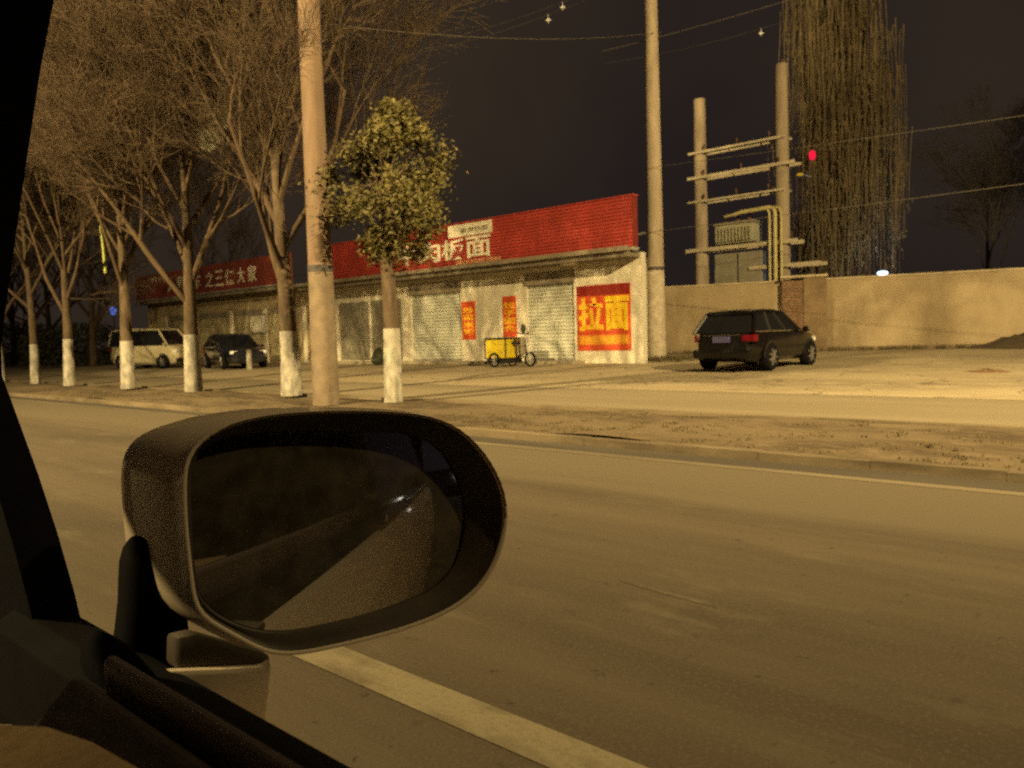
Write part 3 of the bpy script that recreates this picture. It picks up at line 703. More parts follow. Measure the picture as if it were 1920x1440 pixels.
# ------------------------------------------------------------------ grass, litter, soil
rng = random.Random(9)
def tufts(name, pts, h, mat, blades):
    mb = MB()
    for (x, y, z) in pts:
        for _ in range(blades):
            a = rng.uniform(0,6.283); q = Vector((x+rng.gauss(0,0.06), y+rng.gauss(0,0.06), z))
            hh = h*rng.uniform(0.5,1.3); ln = Vector((math.cos(a),math.sin(a),0))*hh*rng.uniform(0.2,0.8); wd = Vector((-math.sin(a),math.cos(a),0))*0.008
            i = len(mb.v); mb.v += [tuple(q-wd), tuple(q+wd), tuple(q+ln+Vector((0,0,hh)))]; mb.f.append((i,i+1,i+2))
    return mb.build(name, mat, fix=False)
m_grass = pm('dry_grass', (0.10,0.078,0.035), 0.9, 0.4, 1.0)
pts = []
for _ in range(900):
    x = 7.2+abs(rng.gauss(0,1))*0.9 if rng.random() < 0.4 else rng.uniform(7.2, 9.75); y = rng.uniform(-3, 26)
    if x > 9.8: continue
    if y > 11 and rng.random() < 0.5: continue
    if math.sin(y*0.9+x)+math.sin(y*0.37) > rng.uniform(-1.0,1.3): pts.append((x, y, zsoil(x,y)))
tag(tufts('verge_grass', pts, 0.030, m_grass, 16), 'sparse dry grass growing in the brown verge beside the road', 'grass', kind='stuff')
pts = []
for _ in range(700):
    s = rng.uniform(-1, 32); q = P1+dv*s-nv*abs(rng.gauss(0.05,0.35)); pts.append((q.x, q.y, zl(q.x)))
for _ in range(160):
    pts.append((u2x+rng.gauss(-0.3,0.5), u2y+rng.gauss(-0.6,0.6), zl(u2x)))
tag(tufts('weeds', pts, 0.17, m_grass, 9), 'dry weeds along the foot of the yard wall', 'weeds', kind='stuff')
def heap(name, cx, cy, rx, ry, h, lab, cat, mat, seed, tilt=0):
    rg = random.Random(seed); nr, na = 9, 28; mb = MB(); loops = []
    for i in range(nr+1):
        f = i/nr; loops.append([(cx+rx*f*math.cos(2*math.pi*j/na)*(1+0.1*math.sin(3*j*0.45+seed)), cy+ry*f*math.sin(2*math.pi*j/na)*(1+0.12*math.sin(j*0.9+seed)), zl(cx)-0.04+h*(math.cos(math.pi*min(1,f))*0.5+0.5)*(1+rg.uniform(-0.22,0.22))) for j in range(na)])
    mb.loft(loops); o = mb.build(name, mat, smooth='all')
    return tag(o, lab, cat)
m_soil2 = pm('dark_soil', (0.065,0.045,0.027), 0.95, 0.5, 3, 0.7)
pr = atd(1915, 650, 24.5)
heap('soil_heap', pr.x+0.9, pr.y-0.6, 2.2, 3.0, 0.55, 'dark heap of soil against the yard wall at the right edge', 'soil heap', m_soil2, 4)
pr = atz(1850, 699, 0.2)
heap('leaf_litter_heap', pr.x, pr.y, 0.5, 0.75, 0.09, 'low brown heap of leaf litter on the pale forecourt', 'litter heap', pm('litter',(0.19,0.115,0.055),0.95,0.5,6,0.8), 8)

# ------------------------------------------------------------------ vehicles (local: +x forward, +y left)
def vehicle(name, lab, cat, loc, rz, L, W, hood, belt, roof, xf0, xf1, xr1, xr0, paint, tail_dark=True, nose=0.35, wheel_r=0.33, wb=None, glass_rear_start=None):
    t = thing(name, lab, cat, loc, rz)
    hw = W/2
    def prof(x):           # top of lower body
        f = (x+L/2)/L
        if x > xf0: 
            u = (x-xf0)/(L/2-xf0); return belt-(belt-hood)*min(1,u*2.2) - (0.16*u**3)
        if x < xr0:
            u = (xr0-x)/(xr0+L/2) if xr0 > -L/2 else 0; return belt-0.02*u-0.06*u**3
        return belt
    def hwid(x):
        u = abs(x)/(L/2); return hw*(1-0.13*u**5-0.02*u)
    def zbot(x):
        u = abs(x)/(L/2); return 0.22+0.12*max(0,(u-0.8)/0.2)
    loops = []; n = 26
    xs = [-L/2+L*k/n for k in range(n+1)]
    for x in xs:
        w_ = hwid(x); zb = zbot(x); zt = prof(x); e = 1-0.16*(abs(x)/(L/2))**12
        half = [(0, zb), (w_*0.82, zb), (w_*0.96, zb+0.10), (w_, zb+(zt-zb)*0.42), (w_*0.985, zb+(zt-zb)*0.72), (w_*0.93, zt-0.035), (w_*0.86, zt), (w_*0.45, zt+0.018), (0, zt+0.022)]
        lp = [(x, y_*e, z_) for y_, z_ in half] + [(x, -y_*e, z_) for y_, z_ in reversed(half[1:-1])]
        loops.append(lp)
    body = MB().loft(loops, True, True, True).build('body', paint, t, True, rel=False)
    wbase = wb or L*0.6
    # greenhouse
    def ring(x, z, w_): return (x, w_, z), (x, -w_, z)
    gw, rw = hw*0.885, hw*0.70
    zg0 = belt-0.02; zg1 = roof-0.07
    g = MB()
    b4 = [(xr0, -gw, zg0), (xf0, -gw, zg0), (xf0, gw, zg0), (xr0, gw, zg0)]
    t4 = [(xr1, -rw, zg1), (xf1, -rw, zg1), (xf1, rw, zg1), (xr1, rw, zg1)]
    g.hexa(b4, t4); g.build('window', m_glassdk, t, bevel=0.025, rel=False)
    # roof: crowned panel
    rl = []
    for k in range(9):
        u = k/8; x = xr1-0.07+(xf1-xr1+0.10)*u; zz = zg1+0.075*math.sin(math.pi*(0.12+0.76*u))
        rl.append([(x, -rw-0.02, zg1-0.03), (x, -rw*0.93, zz+0.01), (x, 0, zz+0.035), (x, rw*0.93, zz+0.01), (x, rw+0.02, zg1-0.03), (x, 0, zg1-0.04)])
    MB().loft(rl, True, True, True).build('roof', paint, t, True, rel=False)
    def mix(a, b, f): return tuple(a[i]+(b[i]-a[i])*f for i in range(3))
    for s_ in (-1, 1):
        pil = []
        for (x0_, x1_) in ((xf0, xf1), (xr0, xr1)):
            pil.append(('corner_pillar', (x0_, s_*(gw+0.004), zg0), (x1_, s_*(rw+0.004), zg1), 0.045))
        nb_ = 2 if cat != 'van' else 1
        for q in range(nb_):
            f = (q+1)/(nb_+1) if nb_ == 2 else 0.62
            a = mix(b4[0], b4[1], f); b = mix(t4[0], t4[1], f*0.94+0.03)
            pil.append(('door_pillar', (a[0], s_*(gw+0.004), zg0), (b[0], s_*(rw+0.004), zg1), 0.035))
        for (nm, a, b, r_) in pil: MB().tube([a, b], r_, 6).build(nm, paint if nm == 'corner_pillar' else m_black, t, True, rel=False)
    wx = [(wbase/2+0.06), -(wbase/2-0.06)]
    for x in wx:
        for s_ in (-1, 1):
            yy = s_*(hwid(x)-0.10)
            arch = MB(); na = 14
            lo_ = [[(x+rr*math.cos(math.pi*k/na-0.0), s_*(hwid(x)+ofs), wheel_r+rr*math.sin(math.pi*k/na)) for k in range(na+1)] for rr, ofs in ((wheel_r+0.075, 0.004), (wheel_r+0.01, 0.006), (wheel_r-0.02, -0.06))]
            arch.loft(lo_, False).build('wheel_arch', m_black, t, True, rel=False)
            nseg = 24; rings = []
            for (rr, oy) in ((wheel_r*0.6,-0.10),(wheel_r*0.93,-0.11),(wheel_r,-0.06),(wheel_r,0.06),(wheel_r*0.93,0.11),(wheel_r*0.6,0.10)):
                rings.append([(x+rr*math.cos(2*math.pi*k/nseg), yy+oy+s_*0.035, wheel_r+rr*math.sin(2*math.pi*k/nseg)) for k in range(nseg)])
            wh = MB().loft(rings, True, True, True).build('wheel', m_rubber, t, True, rel=False)
            rim = MB()
            for k in range(7):
                a = 2*math.pi*k/7; c_ = (x+wheel_r*0.33*math.cos(a), yy+s_*0.147, wheel_r+wheel_r*0.33*math.sin(a))
                rim.tube([(x, yy+s_*0.155, wheel_r), (x+wheel_r*0.6*math.cos(a), yy+s_*0.145, wheel_r+wheel_r*0.6*math.sin(a))], 0.028, 5)
            rim.tube([(x, yy+s_*0.13, wheel_r), (x, yy+s_*0.17, wheel_r)], 0.06, 10)
            rim.build('rim', pm('alloy',(0.16,0.15,0.14),0.4,0.2,6,metal=0.3), wh, True, rel=False)
    # lamps, plates, bumpers
    for s_ in (-1, 1):
        xb = -L/2
        MB().hexa([(xb-0.02, s_*hw*0.83-0.10, belt-0.22),(xb+0.16, s_*hw*0.90-0.06, belt-0.22),(xb+0.16, s_*hw*0.90+0.06, belt-0.22),(xb-0.02, s_*hw*0.70+0.10, belt-0.22)],
                  [(xb-0.015, s_*hw*0.83-0.10, belt-0.07),(xb+0.16, s_*hw*0.90-0.06, belt-0.06),(xb+0.16, s_*hw*0.90+0.06, belt-0.06),(xb-0.015, s_*hw*0.70+0.10, belt-0.07)]).build('tail_light', pm('tail_red',(0.13,0.006,0.010),0.12,0.1,5,spec=0.7), t, bevel=0.01, rel=False)
        MB().box((L/2-0.10, s_*hw*0.66, hood-0.20), (0.16, hw*0.36, 0.13)).build('headlight', pm('headlight_glass',(0.75,0.75,0.75),0.08,0.05,5,spec=0.8), t, bevel=0.03, rel=False)
        MB().sphere((xf0-0.05, s_*(hw+0.06), belt+0.03), 0.10, 10, 8, (0.55,1.0,0.75)).build('door_mirror', paint, t, True, rel=False)
    MB().box((-L/2-0.005, 0, 0.43), (0.10, W*0.86, 0.20)).build('rear_bumper', paint if cat == 'car' else m_black, t, bevel=0.035, rel=False)
    MB().box((L/2-0.03, 0, 0.40), (0.12, W*0.84, 0.20)).build('front_bumper', paint if cat == 'car' else m_black, t, bevel=0.035, rel=False)
    MB().box((-L/2-0.022, 0, belt-0.17), (0.02, 0.46, 0.15)).build('licence_plate', pm('plate_blue',(0.09,0.085,0.20),0.35,0.2,6), t, rel=False)
    MB().box((-L/2-0.02, 0, belt-0.06), (0.03, W*0.55, 0.03)).build('chrome_strip', m_chrome, t, bevel=0.006, rel=False)
    MB().box((L/2-0.03, 0, hood-0.20), (0.06, W*0.36, 0.12)).build('grille', m_black, t, bevel=0.02, rel=False)
    bs = MB()
    for s_ in (-1, 1): bs.box(((xf0+xr0)/2, s_*(gw+0.012), belt+0.005), (xf0-xr0-0.1, 0.015, 0.022))
    bs.build('belt_trim', m_chrome, t, rel=False)
    return t
paint_bk = pm('car_black', (0.006,0.005,0.005), 0.25, 0.1, 3, spec=0.35, coat=0.2)
paint_nv = pm('car_navy', (0.012,0.012,0.020), 0.18, 0.1, 3, spec=0.5, coat=0.8)
paint_wh = pm('van_white', (0.48,0.42,0.28), 0.35, 0.15, 2, spec=0.5, coat=0.4)
# dark car nosed towards the yard wall
ang = R(-3)
vx, vy = 17.35, 8.35
vehicle('parked_car', 'dark hatchback with red tail lights parked nose-in on the pale forecourt before the yard wall', 'car', (vx+1.88*math.cos(ang), vy+1.88*math.sin(ang), zl(19)), ang, 3.75, 1.78, 0.92, 0.95, 1.48, 0.80, 0.02, -1.42, -1.80, paint_bk)
p = atd(440, 692, 34.0); a = math.atan2(-0.97, -0.24)
vehicle('parked_car', 'glossy dark car parked before the far shops, right of the pale van', 'car', (p.x, p.y, zl(p.x)), a, 4.5, 1.80, 0.90, 0.93, 1.50, 0.95, 0.15, -1.30, -1.95, paint_nv)
p = atd(290, 692, 37.5); a = math.atan2(-0.93, 0.36)
vehicle('parked_van', 'pale van parked behind a whitewashed trunk, left of the glossy dark car', 'van', (p.x, p.y, zl(p.x)), a, 4.2, 1.70, 1.02, 1.12, 1.93, 1.60, 0.95, -1.95, -2.05, paint_wh)

# ------------------------------------------------------------------ yellow cargo tricycle (side on, nose to the right = -Y)
p = atx(946, 684, 19.3); tz = zl(19.3); cx, cy = p.x, p.y
tri = thing('cargo_tricycle', 'small cargo tricycle with a yellow box parked at the shop front', 'tricycle', (cx, cy, tz))
yel = pm('yellow_box', (0.56,0.43,0.02), 0.5, 0.25, 4, 0.1)
bxm = MB(); bxm.bx(cx-0.42, cx+0.42, cy-0.44, cy+0.44, tz+0.30, tz+0.92)
bo = bxm.build('cargo_box', yel, tri, bevel=0.015)
rm = MB()
for (a, b) in (((-0.44,-0.46),(0.44,-0.46)),((0.44,-0.46),(0.44,0.46)),((0.44,0.46),(-0.44,0.46)),((-0.44,0.46),(-0.44,-0.46))):
    rm.tube([(cx+a[0],cy+a[1],tz+0.945),(cx+b[0],cy+b[1],tz+0.945)], 0.028, 6)
for (a, b) in ((-0.44,-0.46),(0.44,-0.46),(0.44,0.46),(-0.44,0.46)): rm.tube([(cx+a,cy+b,tz+0.25),(cx+a,cy+b,tz+0.95)], 0.022, 6)
rm.build('box_frame', m_black, bo)
def wheel(x, y, z, r):
    o = MB(); nn = 20
    ringl = [[(x+ox, y+rr*math.cos(2*math.pi*k/nn), z+rr*math.sin(2*math.pi*k/nn)) for k in range(nn)] for rr, ox in ((r*0.8,-0.03),(r,-0.02),(r,0.02),(r*0.8,0.03),(r*0.8,-0.03))]
    w_ = o.loft(ringl).build('wheel', m_rubber, tri, True)
    sp = MB()
    for k in range(8): a = 2*math.pi*k/8; sp.tube([(x,y,z),(x,y+r*0.82*math.cos(a),z+r*0.82*math.sin(a))], 0.008, 4)
    sp.build('spokes', m_steel, w_)
wheel(cx-0.46, cy+0.05, tz+0.24, 0.24); wheel(cx+0.46, cy+0.05, tz+0.24, 0.24); wheel(cx, cy-1.12, tz+0.24, 0.24)
MB().bx(cx-0.38,cx+0.38,cy-0.46,cy+0.46,tz+0.12,tz+0.295).build('chassis', m_black, tri, bevel=0.01)
MB().tube([(cx,cy+0.3,tz+0.26),(cx,cy-0.55,tz+0.26),(cx,cy-0.72,tz+0.45),(cx,cy-0.98,tz+0.72)], 0.032, 8).build('frame', m_black, tri, True)
MB().tube([(cx,cy-1.12,tz+0.24),(cx,cy-1.02,tz+0.62),(cx,cy-0.95,tz+1.05)], 0.028, 8).build('fork', m_steel, tri, True)
MB().tube([(cx-0.30,cy-0.80,tz+1.12),(cx-0.22,cy-0.92,tz+1.08),(cx+0.22,cy-0.92,tz+1.08),(cx+0.30,cy-0.80,tz+1.12)], 0.022, 8).build('handlebar', m_black, tri, True)
MB().box((cx,cy-0.60,tz+0.80),(0.26,0.30,0.10)).build('seat', m_black, tri, bevel=0.03)
MB().tube([(cx,cy-0.62,tz+0.35),(cx,cy-0.62,tz+0.76)], 0.025, 8).build('seat_post', m_steel, tri)
MB().bx(cx-0.18,cx+0.18,cy-0.92,cy-0.86,tz+0.40,tz+0.98).build('leg_shield', pm('shield_grey',(0.24,0.21,0.16),0.5,0.2,4), tri, bevel=0.03)
MB().sphere((cx, cy-0.86, tz+1.24), 0.13, 10, 8, (0.8,0.5,1.2)).build('wind_cover', pm('cloth_dark',(0.05,0.045,0.03),0.9,0.3,5), tri, True)

# dark rubbish bag by the grey shutters, white post before the dark car
p = atx(712, 686, 19.8); rg = random.Random(2)
lp = []
for i in range(9):
    f = i/8; rr = 0.34*math.sin(math.pi*(0.18+0.80*f))**0.8
    lp.append([(p.x+rr*math.cos(2*math.pi*j/14)*(1+rg.uniform(-0.12,0.12)), p.y+rr*math.sin(2*math.pi*j/14)*(1+rg.uniform(-0.12,0.12)), zl(p.x)+0.72*f) for j in range(14)])
tag(MB().loft(lp, True, True, True).build('rubbish_bag', pm('bag_dark',(0.022,0.024,0.014),0.45,0.3,6,0.4), smooth=True), 'dark bulging rubbish bag on the ground before the grey shutters', 'rubbish bag')
p = atd(468, 692, 31.5)
t = thing('bollard', 'short white post standing in front of the glossy dark car', 'bollard', (p.x, p.y, zl(p.x)))
MB().tube([(p.x,p.y,zl(p.x)-0.02),(p.x,p.y,zl(p.x)+0.78)], [0.115,0.105], 12).build('post', m_white, t, True)
MB().sphere((p.x,p.y,zl(p.x)+0.78), 0.107, 12, 8, (1,1,0.4)).build('cap', m_white, t, True)

# pale oval panel, streamer
p = atd(398, 238, 18.6)
t = thing('oval_sign', 'pale grey oval panel on a bracket among the bare branches before the far red sign', 'sign', p)
ov = MB(); nrm = Vector((0.47,0.88,0)); uu = Vector((0.88,-0.47,0))
l0 = []; l1 = []
for k in range(28):
    a_ = 2*math.pi*k/28; q = p+uu*(0.34*math.cos(a_)+0.16*math.sin(a_))+Vector((0,0,1))*0.60*math.sin(a_); l0.append(q); l1.append(q+nrm*0.04)
ov.loft([l0, l1], True, True, True).build('panel', pm('pale_grey',(0.20,0.195,0.145),0.6,0.25,2), t)
MB().tube([p+nrm*0.05, p+nrm*0.5-uu*0.45-Vector((0,0,0.3))], 0.03, 8).build('bracket', pm('dark_post',(0.09,0.07,0.05),0.8,0.3,4), t, True)
a, b = atd(184, 400, 24.5), atd(198, 512, 24.5)
tag(MB().tube([a+Vector((0,0,0.6)), a, a.lerp(b,0.5)+Vector((0.03,0.02,0)), b], [0.012,0.03,0.038,0.045], 7).build('hanging_cord', pm('cord_green',(0.42,0.44,0.10),0.6,0.2,4), smooth=True), 'thin yellow-green cord hanging beside the forked street tree', 'cord')

# ------------------------------------------------------------------ lit lamps in the picture
def post_lamp(name, px, py, d, col, strength, rad, lab, cat='lamp', scl=(1,1,1), light=0):
    p = atd(px, py, d); t = thing(name, lab, cat, (p.x, p.y, zl(p.x)))
    MB().tube([(p.x+0.05,p.y+0.05,zl(p.x)-0.05),(p.x+0.05,p.y+0.05,p.z)], 0.04, 8).build('post', pm('dark_post',(0.09,0.07,0.05)), t, True)
    MB().sphere(p, rad, 14, 10, scl).build('lens', em(name+'_glow', col, strength), t, True)
    return t, p
t, p = post_lamp('flood_lamp', 1655, 512, 34, (0.60,0.80,1.0), 40.0, 0.14, 'bright bluish white flood lamp just above the yard wall', 'lamp', (1.6,1.6,0.7))
MB().box((p.x+0.3, p.y+0.22, p.z),(0.12,0.30,0.22)).build('hood', m_black, t)
fl = bpy.data.lights.new('flood_light','POINT'); fl.energy = 60; fl.color = (0.6,0.75,1.0); fl.shadow_soft_size = 0.2
fo = bpy.data.objects.new('lamp_light', fl); COL.objects.link(fo); fo.parent = t; fo.location = (p.x-t.location.x-0.5, p.y-t.location.y-0.3, p.z-t.location.z+0.02)
t, p = post_lamp('signal_lamp', 1523, 291, 35, (1.0,0.012,0.05), 1.15, 0.15, 'tall slim mast with a glowing red lamp before the weeping tree', 'signal lamp', (1.0,1.0,1.5))
q = atd(1500, 327, 35); MB().sphere(q, 0.10, 10, 8, (1.5,1.5,0.6)).build('amber_lens', em('amber_glow',(0.9,0.5,0.03),0.55), t, True)
MB().tube([q, (p.x+0.05, p.y+0.05, q.z-0.1)], 0.02, 6).build('side_arm', m_steel, t)
post_lamp('blue_lamp', 212, 583, 55, (0.10,0.22,0.9), 0.9, 0.22, 'small blue lamp glowing between two whitewashed trunks', 'lamp', (1,1,1.3))
post_lamp('low_lamp', 239, 680, 40, (0.6,0.75,1.0), 0.9, 0.13, 'low bluish white lamp at ground level beside the pale van', 'lamp', (2.2,2.2,0.5))

# ------------------------------------------------------------------ own car (window frame, sill, mirror)
own = thing('car', 'dark cabin edge, window sill and wing mirror of the car the picture is taken from', 'car', (0, 0, 0))
m_trim = pm('interior_trim', (0.006,0.005,0.009), 0.95, 0.25, 40, 0.15, spec=0.08)
m_sill = pm('sill_trim', (0.13,0.10,0.10), 0.5, 0.2, 30)
m_body = pm('champagne_paint', (0.78,0.66,0.50), 0.45, 0.08, 3, coat=0.4)
m_tan = pm('tan_vinyl', (0.66,0.48,0.27), 0.7, 0.25, 12, 0.2)
def prism_x(pixels, x0, x1, name, mat, parent, bevel=0.0):
    a = [atx(px, py, x1) for px, py in pixels]
    b = [Vector((x0, q.y, q.z)) for q in a]
    return MB().loft([a, b], True, True, True).build(name, mat, parent, bevel=bevel)
prism_x([(-420,-120),(112,-120),(101,0),(76,130),(50,300),(26,470),(9,590),(2,655),(4,705),(30,775),(72,890),(108,1000),(140,1112),(164,1215),(186,1266),(150,1330),(-420,1330)], 0.235, 0.275, 'window_pillar', m_trim, own)
# sill: rubber, strip, inner panel as long prisms along Y
def along(prof, y0, y1, name, mat, bevel=0.0, parent=None):
    return MB().loft([[(x, y0, z) for x, z in prof], [(x, y1, z) for x, z in prof]], True, True, True).build(name, mat, parent or own, bevel=bevel)
along([(0.2145,0.90),(0.280,0.90),(0.280,0.985),(0.261,0.992),(0.236,0.998),(0.2145,0.988)], -0.30, 0.86, 'window_seal', m_rubber, 0.003)
along([(0.203,0.90),(0.214,0.90),(0.214,1.030),(0.211,1.036),(0.206,1.037),(0.203,1.032)], -0.30, 0.56, 'sill_trim', m_sill, 0.003)
along([(0.10,0.45),(0.19,0.45),(0.198,1.018),(0.190,1.022),(0.150,0.985),(0.120,0.90)], -0.30, 0.58, 'door_card', pm('door_card',(0.06,0.047,0.047),0.8,0.25,20,0.2), 0.004)
# dashboard corner catching the light
dash = [atz(-260,1352,1.012), atz(0,1350,1.012), atz(90,1354,1.012), atz(180,1384,1.012), atz(285,1442,1.012), atz(420,1560,1.012), atz(300,1900,1.012), atz(-260,1900,1.012)]
lo = [[Vector((q.x,q.y,0.86)) for q in dash], [Vector((q.x,q.y,0.995)) for q in dash], [q.lerp(sum(dash, Vector())/len(dash), 0.05) for q in dash]]
MB().loft(lo, True, True, True).build('dashboard', m_tan, own, bevel=0.004)
# outer skin, rear door, cabin shell
along([(0.281,0.966),(0.298,0.960),(0.330,0.86),(0.345,0.70),(0.335,0.45),(0.30,0.25),(0.2785,0.25),(0.2785,0.95)], -3.2, 0.80, 'door_skin', m_body, 0)
along([(0.284,0.990),(0.306,0.984),(0.308,1.006),(0.286,1.012)], -3.0, -0.28, 'belt_moulding', m_chrome, 0.002)
along([(0.27,1.012),(0.284,1.012),(0.19,1.60),(0.176,1.60)], -3.0, -0.42, 'rear_window', m_glassdk, 0)
along([(0.255,0.95),(0.29,1.0),(0.19,1.62),(0.155,1.62)], -0.42, -0.29, 'centre_pillar', m_glassdk, 0)
along([(0.20,1.60),(0.14,1.66),(-0.2,1.70),(-0.9,1.70),(-1.15,1.66),(-1.22,1.60)], -3.0, 1.42, 'roof', m_body, 0)  # front edge overruns the windscreen, added length keeps lamp light off cabin and mirror
along([(-1.38,0.3),(-1.34,0.3),(-1.22,1.60),(-1.26,1.60)], -3.0, 1.05, 'far_side', m_trim, 0)
MB().bx(-1.3, 0.27, -3.05, -3.0, 0.3, 1.62).build('rear_panel', m_trim, own)
MB().bx(-1.3, 0.27, -3.0, 1.0, 0.22, 0.26).build('floor', m_trim, own)

# mirror
def crop(c): return [(200+x/2.4, 740+y/2.4) for x, y in c]
rim = crop([(343,330),(363,262),(418,196),(520,142),(650,103),(800,81),(1000,71),(1200,71),(1400,84),(1520,113),(1605,162),(1685,240),(1745,330),(1788,430),(1803,520),(1795,620),(1760,740),(1700,850),(1605,935),(1480,1003),(1300,1066),(1100,1117),(900,1160),(780,1170),(690,1150),(600,1100),(500,1045),(425,1003),(392,950),(378,850),(366,750),(350,600),(343,450)])
gls = crop([(378,345),(392,288),(445,232),(545,188),(700,166),(900,162),(1100,166),(1300,172),(1425,192),(1505,245),(1562,330),(1602,420),(1622,520),(1612,640),(1582,750),(1530,830),(1450,892),(1300,950),(1100,1008),(900,1052),(780,1072),(660,1062),(545,1022),(455,962),(415,920),(400,850),(388,700),(378,500)])
def resample(poly, n, c):
    out = []
    for k in range(n):
        a = 2*math.pi*k/n; dx, dy = math.cos(a), math.sin(a); best = 0
        for i in range(len(poly)):
            x1, y1 = poly[i][0]-c[0], poly[i][1]-c[1]; x2, y2 = poly[(i+1) % len(poly)][0]-c[0], poly[(i+1) % len(poly)][1]-c[1]
            den = dx*(y2-y1)-dy*(x2-x1)
            if abs(den) < 1e-9: continue
            tt = (x1*(y2-y1)-y1*(x2-x1))/den; u = (x1*dy-y1*dx)/den
            if tt > 0 and -1e-6 <= u <= 1+1e-6: best = max(best, tt)
        out.append((c[0]+dx*best, c[1]+dy*best))
    # light smoothing
    for _ in range(2):
        out = [((out[k-1][0]+2*out[k][0]+out[(k+1) % n][0])/4, (out[k-1][1]+2*out[k][1]+out[(k+1) % n][1])/4) for k in range(n)]
    return out
NM = 96; CC = (625, 990)
rimp, glp = resample(rim, NM, CC), resample(gls, NM, CC)
def plane_hit(px, py, p0, nn):
    r = ray(px, py); return EYE + r*((p0-EYE).dot(nn)/r.dot(nn))
A, B = atd(345, 950, 0.63), atd(948, 950, 0.725)
hdir = Vector((B.x-A.x, B.y-A.y, 0)).normalized(); hn = Vector((hdir.y, -hdir.x, 0))   # faces back and inward
if hn.y > 0: hn = -hn
ang_g = R(26.5); tilt = R(3.4)
gn = Vector((-math.sin(ang_g)*math.cos(tilt), -math.cos(ang_g)*math.cos(tilt), math.sin(tilt)))
rim3 = [plane_hit(px, py, A, hn) for px, py in rimp]
G0 = plane_hit(366, 950, A, hn) - hn*0.007
gl3 = [plane_hit(px, py, G0, gn) for px, py in glp]
cen = sum(rim3, Vector())/NM
mir = MB()
loops = []
SH = Vector((-0.10, 1.0, 0.0)).normalized()
inner = [r_.lerp(cen, 0.022) for r_ in rim3]
outer0 = [r_ + (r_-cen)*0.012 - hn*0.006 for r_ in rim3]
for (dist, sc) in ((0.0,1.0),(0.012,1.02),(0.04,1.02),(0.08,0.99),(0.115,0.93),(0.145,0.82),(0.168,0.66),(0.180,0.42),(0.185,0.12)):
    loops.append([cen + (r_-cen)*sc + SH*dist for r_ in rim3])
sm = MB().loft([inner, [r_ + hn*0.004 for r_ in rim3]] + loops, True, False, True).build('side_mirror', m_body, own, 'all')
bez = MB().loft([[r_ - hn*0.0008 for r_ in inner], [inner[k].lerp(gl3[k], 0.35) - hn*0.004 for k in range(NM)], [g_ + (g_-cen)*0.02 for g_ in gl3], [g_ + (g_-cen)*0.0 - gn*0.003 for g_ in gl3]]).build('mirror_bezel', pm('bezel_plastic',(0.07,0.056,0.042),0.5,0.25,25), sm, 'all')
# glass, slightly convex
gc = sum(gl3, Vector())/NM; RCV = 1.3
rings = []
for i in range(1, 15):
    f = i/14; ring_ = []
    for g_ in gl3:
        q = gc.lerp(g_, f); ring_.append(q - gn*((q-gc).length**2/(2*RCV)))
    rings.append(ring_)
mg = bpy.data.materials.new('mirror_glass'); mg.use_nodes = True
bb = mg.node_tree.nodes['Principled BSDF']; bb.inputs['Metallic'].default_value = 1.0; bb.inputs['Roughness'].default_value = 0.03
tn = mg.node_tree; nz = tn.nodes.new('ShaderNodeTexNoise'); nz.inputs['Scale'].default_value = 14; rr_ = tn.nodes.new('ShaderNodeValToRGB')
rr_.color_ramp.elements[0].color = (0.66,0.66,0.66,1); rr_.color_ramp.elements[1].color = (0.74,0.74,0.73,1)
tn.links.new(nz.outputs[0], rr_.inputs[0]); tn.links.new(rr_.outputs[0], bb.inputs['Base Color'])
df_ = tn.nodes.new('ShaderNodeBsdfDiffuse'); df_.inputs[0].default_value = (0.45,0.37,0.25,1)
ms_ = tn.nodes.new('ShaderNodeMixShader'); nz2 = tn.nodes.new('ShaderNodeTexNoise'); nz2.inputs['Scale'].default_value = 9; nz2.inputs['Detail'].default_value = 8
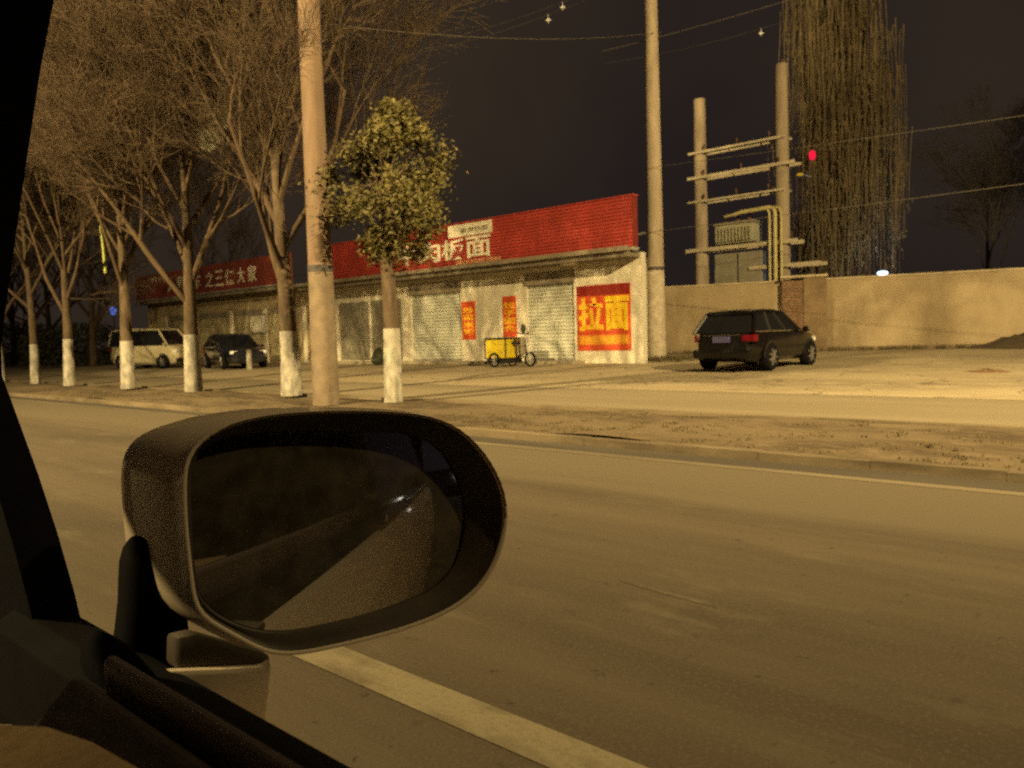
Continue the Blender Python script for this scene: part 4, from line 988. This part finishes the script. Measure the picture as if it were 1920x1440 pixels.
mr2 = tn.nodes.new('ShaderNodeMapRange'); mr2.inputs[1].default_value = 0.35; mr2.inputs[2].default_value = 0.75; mr2.inputs[3].default_value = 0.10; mr2.inputs[4].default_value = 0.24
tn.links.new(nz2.outputs[0], mr2.inputs[0]); tn.links.new(mr2.outputs[0], ms_.inputs[0]); tn.links.new(bb.outputs[0], ms_.inputs[1]); tn.links.new(df_.outputs[0], ms_.inputs[2])
tn.links.new(ms_.outputs[0], [n for n in tn.nodes if n.type == 'OUTPUT_MATERIAL'][0].inputs[0])
gm = MB().loft(rings, True, True, False)
glo = gm.build('mirror_glass', mg, sm, 'all')
# stalk and foot
def mirror_prism(pixels, d0, d1, name, mat, bevel):
    a = [atd(px, py, d0) for px, py in pixels]; b = [q + Vector((0.0, d1, 0)) for q in a]
    return MB().loft([a, b], True, True, True).build(name, mat, sm, True, bevel=bevel)
mirror_prism([(243,1100),(245,1062),(252,1035),(266,1014),(290,1003),(316,1003),(332,1013),(343,1038),(352,1120),(362,1200),(420,1300),(300,1330),(215,1260),(235,1200),(242,1140)], 0.665, 0.03, 'mirror_stalk', m_rubber, 0.008)
mirror_prism([(318,1258),(500,1250),(512,1236),(506,1300),(492,1420),(318,1420)], 0.62, 0.012, 'mirror_foot', m_body, 0.004)
mirror_prism([(332,1196),(372,1188),(510,1228),(506,1250),(330,1256)], 0.625, 0.02, 'mirror_underside', pm('housing_grey',(0.10,0.082,0.06),0.6,0.2,20), 0.004)
mirror_prism([(190,1240),(222,1190),(262,1222),(330,1300),(330,1345),(190,1300)], 0.57, 0.05, 'sail_cover', m_trim, 0.012)
# things behind the car that its mirror shows: a following car's headlamps
vehicle('following_car', 'dark car following behind with its headlights lit, seen only in the wing mirror', 'car', (1.55, -16.2, 0), R(90), 4.4, 1.8, 0.92, 0.95, 1.5, 0.95, 0.2, -1.5, -2.0, paint_bk)
fc = [o for o in bpy.data.objects if o.name.startswith('following_car')][0]
for s_ in (-1, 1):
    o = MB().sphere((2.21, s_*0.60, 0.72), 0.07, 10, 8, (0.4,1.2,0.8)).build('lit_headlight', em('headlight_glow',(1,0.92,0.75),12), fc, True, rel=False)
